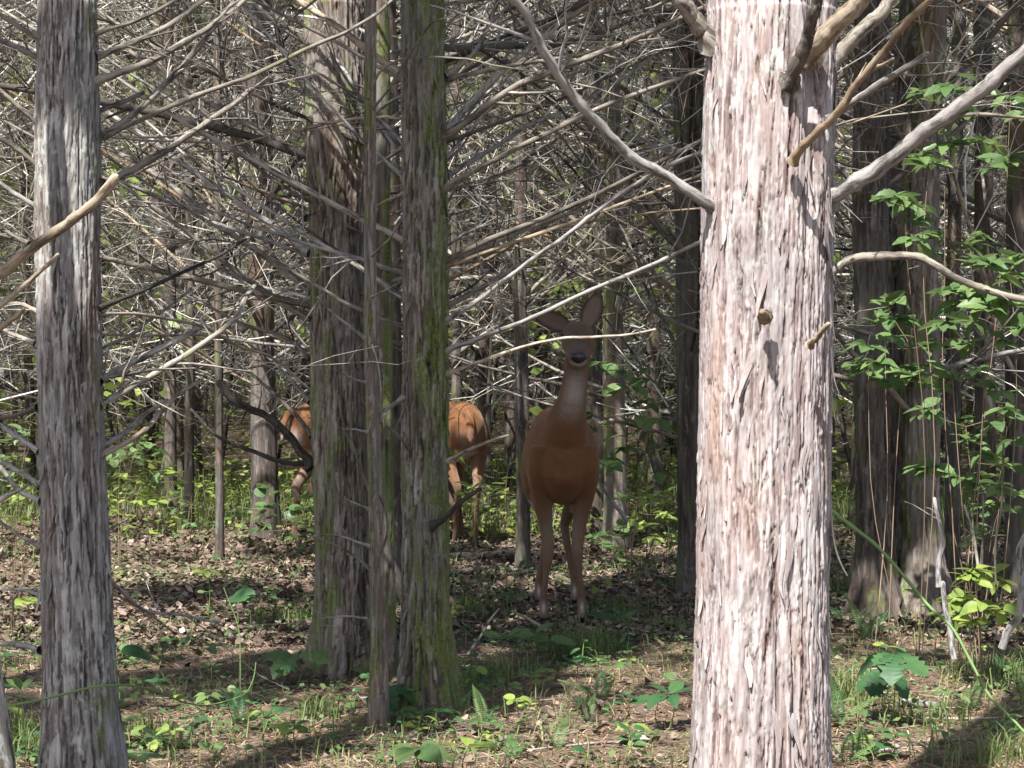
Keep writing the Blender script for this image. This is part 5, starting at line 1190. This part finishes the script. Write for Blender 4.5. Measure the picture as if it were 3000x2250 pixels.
# needles and bits
P = np.vstack([scatter_px(r, 46000, 1820, 2320), scatter_px(r, 16000, 1500, 1820)]); n_ = len(P); a = r.random(n_) * 6.28; L = r.uniform(.008, .035, n_)
dv = np.stack([np.cos(a), np.sin(a), r.normal(0, .18, n_)], 1) * L[:, None]; sd = np.stack([-np.sin(a), np.cos(a), 0 * a], 1) * r.uniform(.0008, .0022, n_)[:, None]
P[:, 2] += .003 + r.random(n_) * .008
V = np.stack([P - dv - sd, P - dv + sd, P + dv + sd, P + dv - sd], 1).reshape(-1, 3)
tag(ob('needle_litter', mesh('needle_litter', V, quads=np.arange(4 * n_).reshape(-1, 4), attrs={'tone': np.repeat(r.random(n_), 4)}, mat=M['needle'])), 'rusty cedar needle litter strewn over the near floor', 'needle litter', kind='stuff')
# grass
def blades(P, L, lean, r, wd=.0025):
    n_ = len(P); a = r.random(n_) * 6.28; o = np.stack([np.cos(a), np.sin(a), 0 * a], 1); s = np.stack([-np.sin(a), np.cos(a), 0 * a], 1) * wd
    m_ = P + o * (L * lean * .35)[:, None] + np.array([0, 0, .65]) * L[:, None]; t_ = P + o * (L * lean)[:, None] + np.array([0, 0, .85]) * L[:, None]
    V = np.stack([P - s, P + s, m_ + s * .8, m_ - s * .8, t_ + s * .1, t_ - s * .1], 1).reshape(-1, 3); b_ = np.arange(n_)[:, None] * 6
    Q = np.concatenate([b_ + [0, 1, 2, 3], b_ + [3, 2, 4, 5]]); return mesh('grass', V, quads=Q, attrs={'tone': np.repeat(r.random(n_), 6)}, mat=M['grass'])
tufts = [(60, 2190, .25, 420, .13), (1720, 1905, .16, 260, .12), (1660, 1930, .12, 160, .11), (1450, 1990, .12, 120, .12), (2950, 2000, .2, 220, .14), (2480, 2060, .12, 160, .16), (1800, 1800, .16, 160, .1), (1390, 1800, .16, 160, .1), (2900, 2240, .18, 160, .12), (850, 1830, .16, 120, .1), (930, 2110, .08, 70, .1), (2700, 2120, .2, 120, .1), (2500, 1740, .2, 200, .16), (380, 2150, .12, 100, .07), (1950, 1850, .2, 120, .09)]
TUFT = ['bright in the sun in the bottom left corner', 'in front of the deer\'s right hoof', 'left of the tuft before the deer\'s right hoof', 'right of the mossy trunk foot', 'at the right edge under the curved dead stem', 'against the right side of the sunlit trunk foot', 'right behind the deer\'s right foreleg', 'left of the front deer\'s hooves', 'in the bottom right corner', 'left of the reddish trunk foot', 'at the foot of the thin knotty trunk', 'below the lobed oak seedling at right', 'at the flared root of the dark clump', 'low beside the grey trunk foot', 'left of the dark mossy trunk foot']
for k, (px, py, sp, nb, hh) in enumerate(tufts):
    g = G(px, py); rq = np.random.default_rng(70 + k); q = np.stack([rq.normal(0, sp * .6, nb), rq.normal(0, sp * .6, nb), np.zeros(nb)], 1)
    w_ = q + g; q[:, 2] = gz(w_[:, 0], w_[:, 1]) - g[2]
    me_ = blades(q, rq.uniform(.5, 1.2, nb) * hh, rq.uniform(.1, .9, nb), rq)
    t_ = thing('grass_tuft', 'green grass tuft ' + TUFT[k], 'grass', g); me_.name = 'blades'; tag(ob('blades', me_, t_), kind='stuff')
P = scatter_px(r, 11000, 1480, 2300, 1.); P = P[patch(P, 1.7, 2.2) + .35 * (P[:, 1] > 12) > .15]; n_ = len(P)
me_ = blades(P, r.uniform(.03, .11, n_), r.uniform(.2, 1., n_), r, .002); tag(ob('sparse_grass', me_), 'sparse thin grass sprinkled over the forest floor', 'grass', kind='stuff')
P = scatter_px(r, 14000, 1385, 1575, .9); P = P[(patch(P, 1.1, .7) > -.45)]; n_ = len(P)
me_ = blades(P, r.uniform(.06, .32, n_), r.uniform(.2, 1.1, n_), r, .004); tag(ob('far_grass', me_), 'tall green grass between the trunks behind the deer', 'grass', kind='stuff')
# ground-cover leaves: small near ones, and the green undergrowth behind the deer
def cover(name, P, z, size, r, mat):
    C = P.copy(); C[:, 2] += z; n_ = len(C); a = r.random(n_) * 6.28; u = np.stack([np.cos(a), np.sin(a), r.normal(.1, .3, n_)], 1); v = np.cross(u, np.array([0, 0, 1.]) + r.normal(0, .3, (n_, 3))); v = nrm(v) * .36
    s = size[:, None]; V = np.stack([C - u * s * .5, C - u * s * .05 + v * s, C + u * s * .5, C - u * s * .05 - v * s], 1).reshape(-1, 3)
    return mesh(name, V, quads=np.arange(4 * n_).reshape(-1, 4), attrs={'tone': np.repeat(r.random(n_), 4)}, mat=mat)
P = scatter_px(r, 26000, 1560, 2320, .9); P = P[patch(P, 2.6, .4) > -.15]; n_ = len(P)
tag(ob('ground_cover', cover('ground_cover', P, r.uniform(.008, .06, n_), r.uniform(.010, .032, n_), r, M['leaf'])), 'tiny green ground cover leaves on the near floor', 'ground cover', kind='stuff')
P = np.vstack([scatter_px(r, 20000, 1300, 1560, 1.), scatter_px(r, 3000, 1480, 1600, 1.)]); P = P[patch(P, .9, 1.9) > -.1]; n_ = len(P)
hz = .75 * r.random(n_) ** 1.6 * np.clip((P[:, 1] - 12.5) / 5, .12, 1)
tag(ob('undergrowth', cover('undergrowth', P, hz, r.uniform(.03, .075, n_), r, M['leafyel'])), 'green leafy undergrowth filling the floor behind the deer', 'undergrowth', kind='stuff')
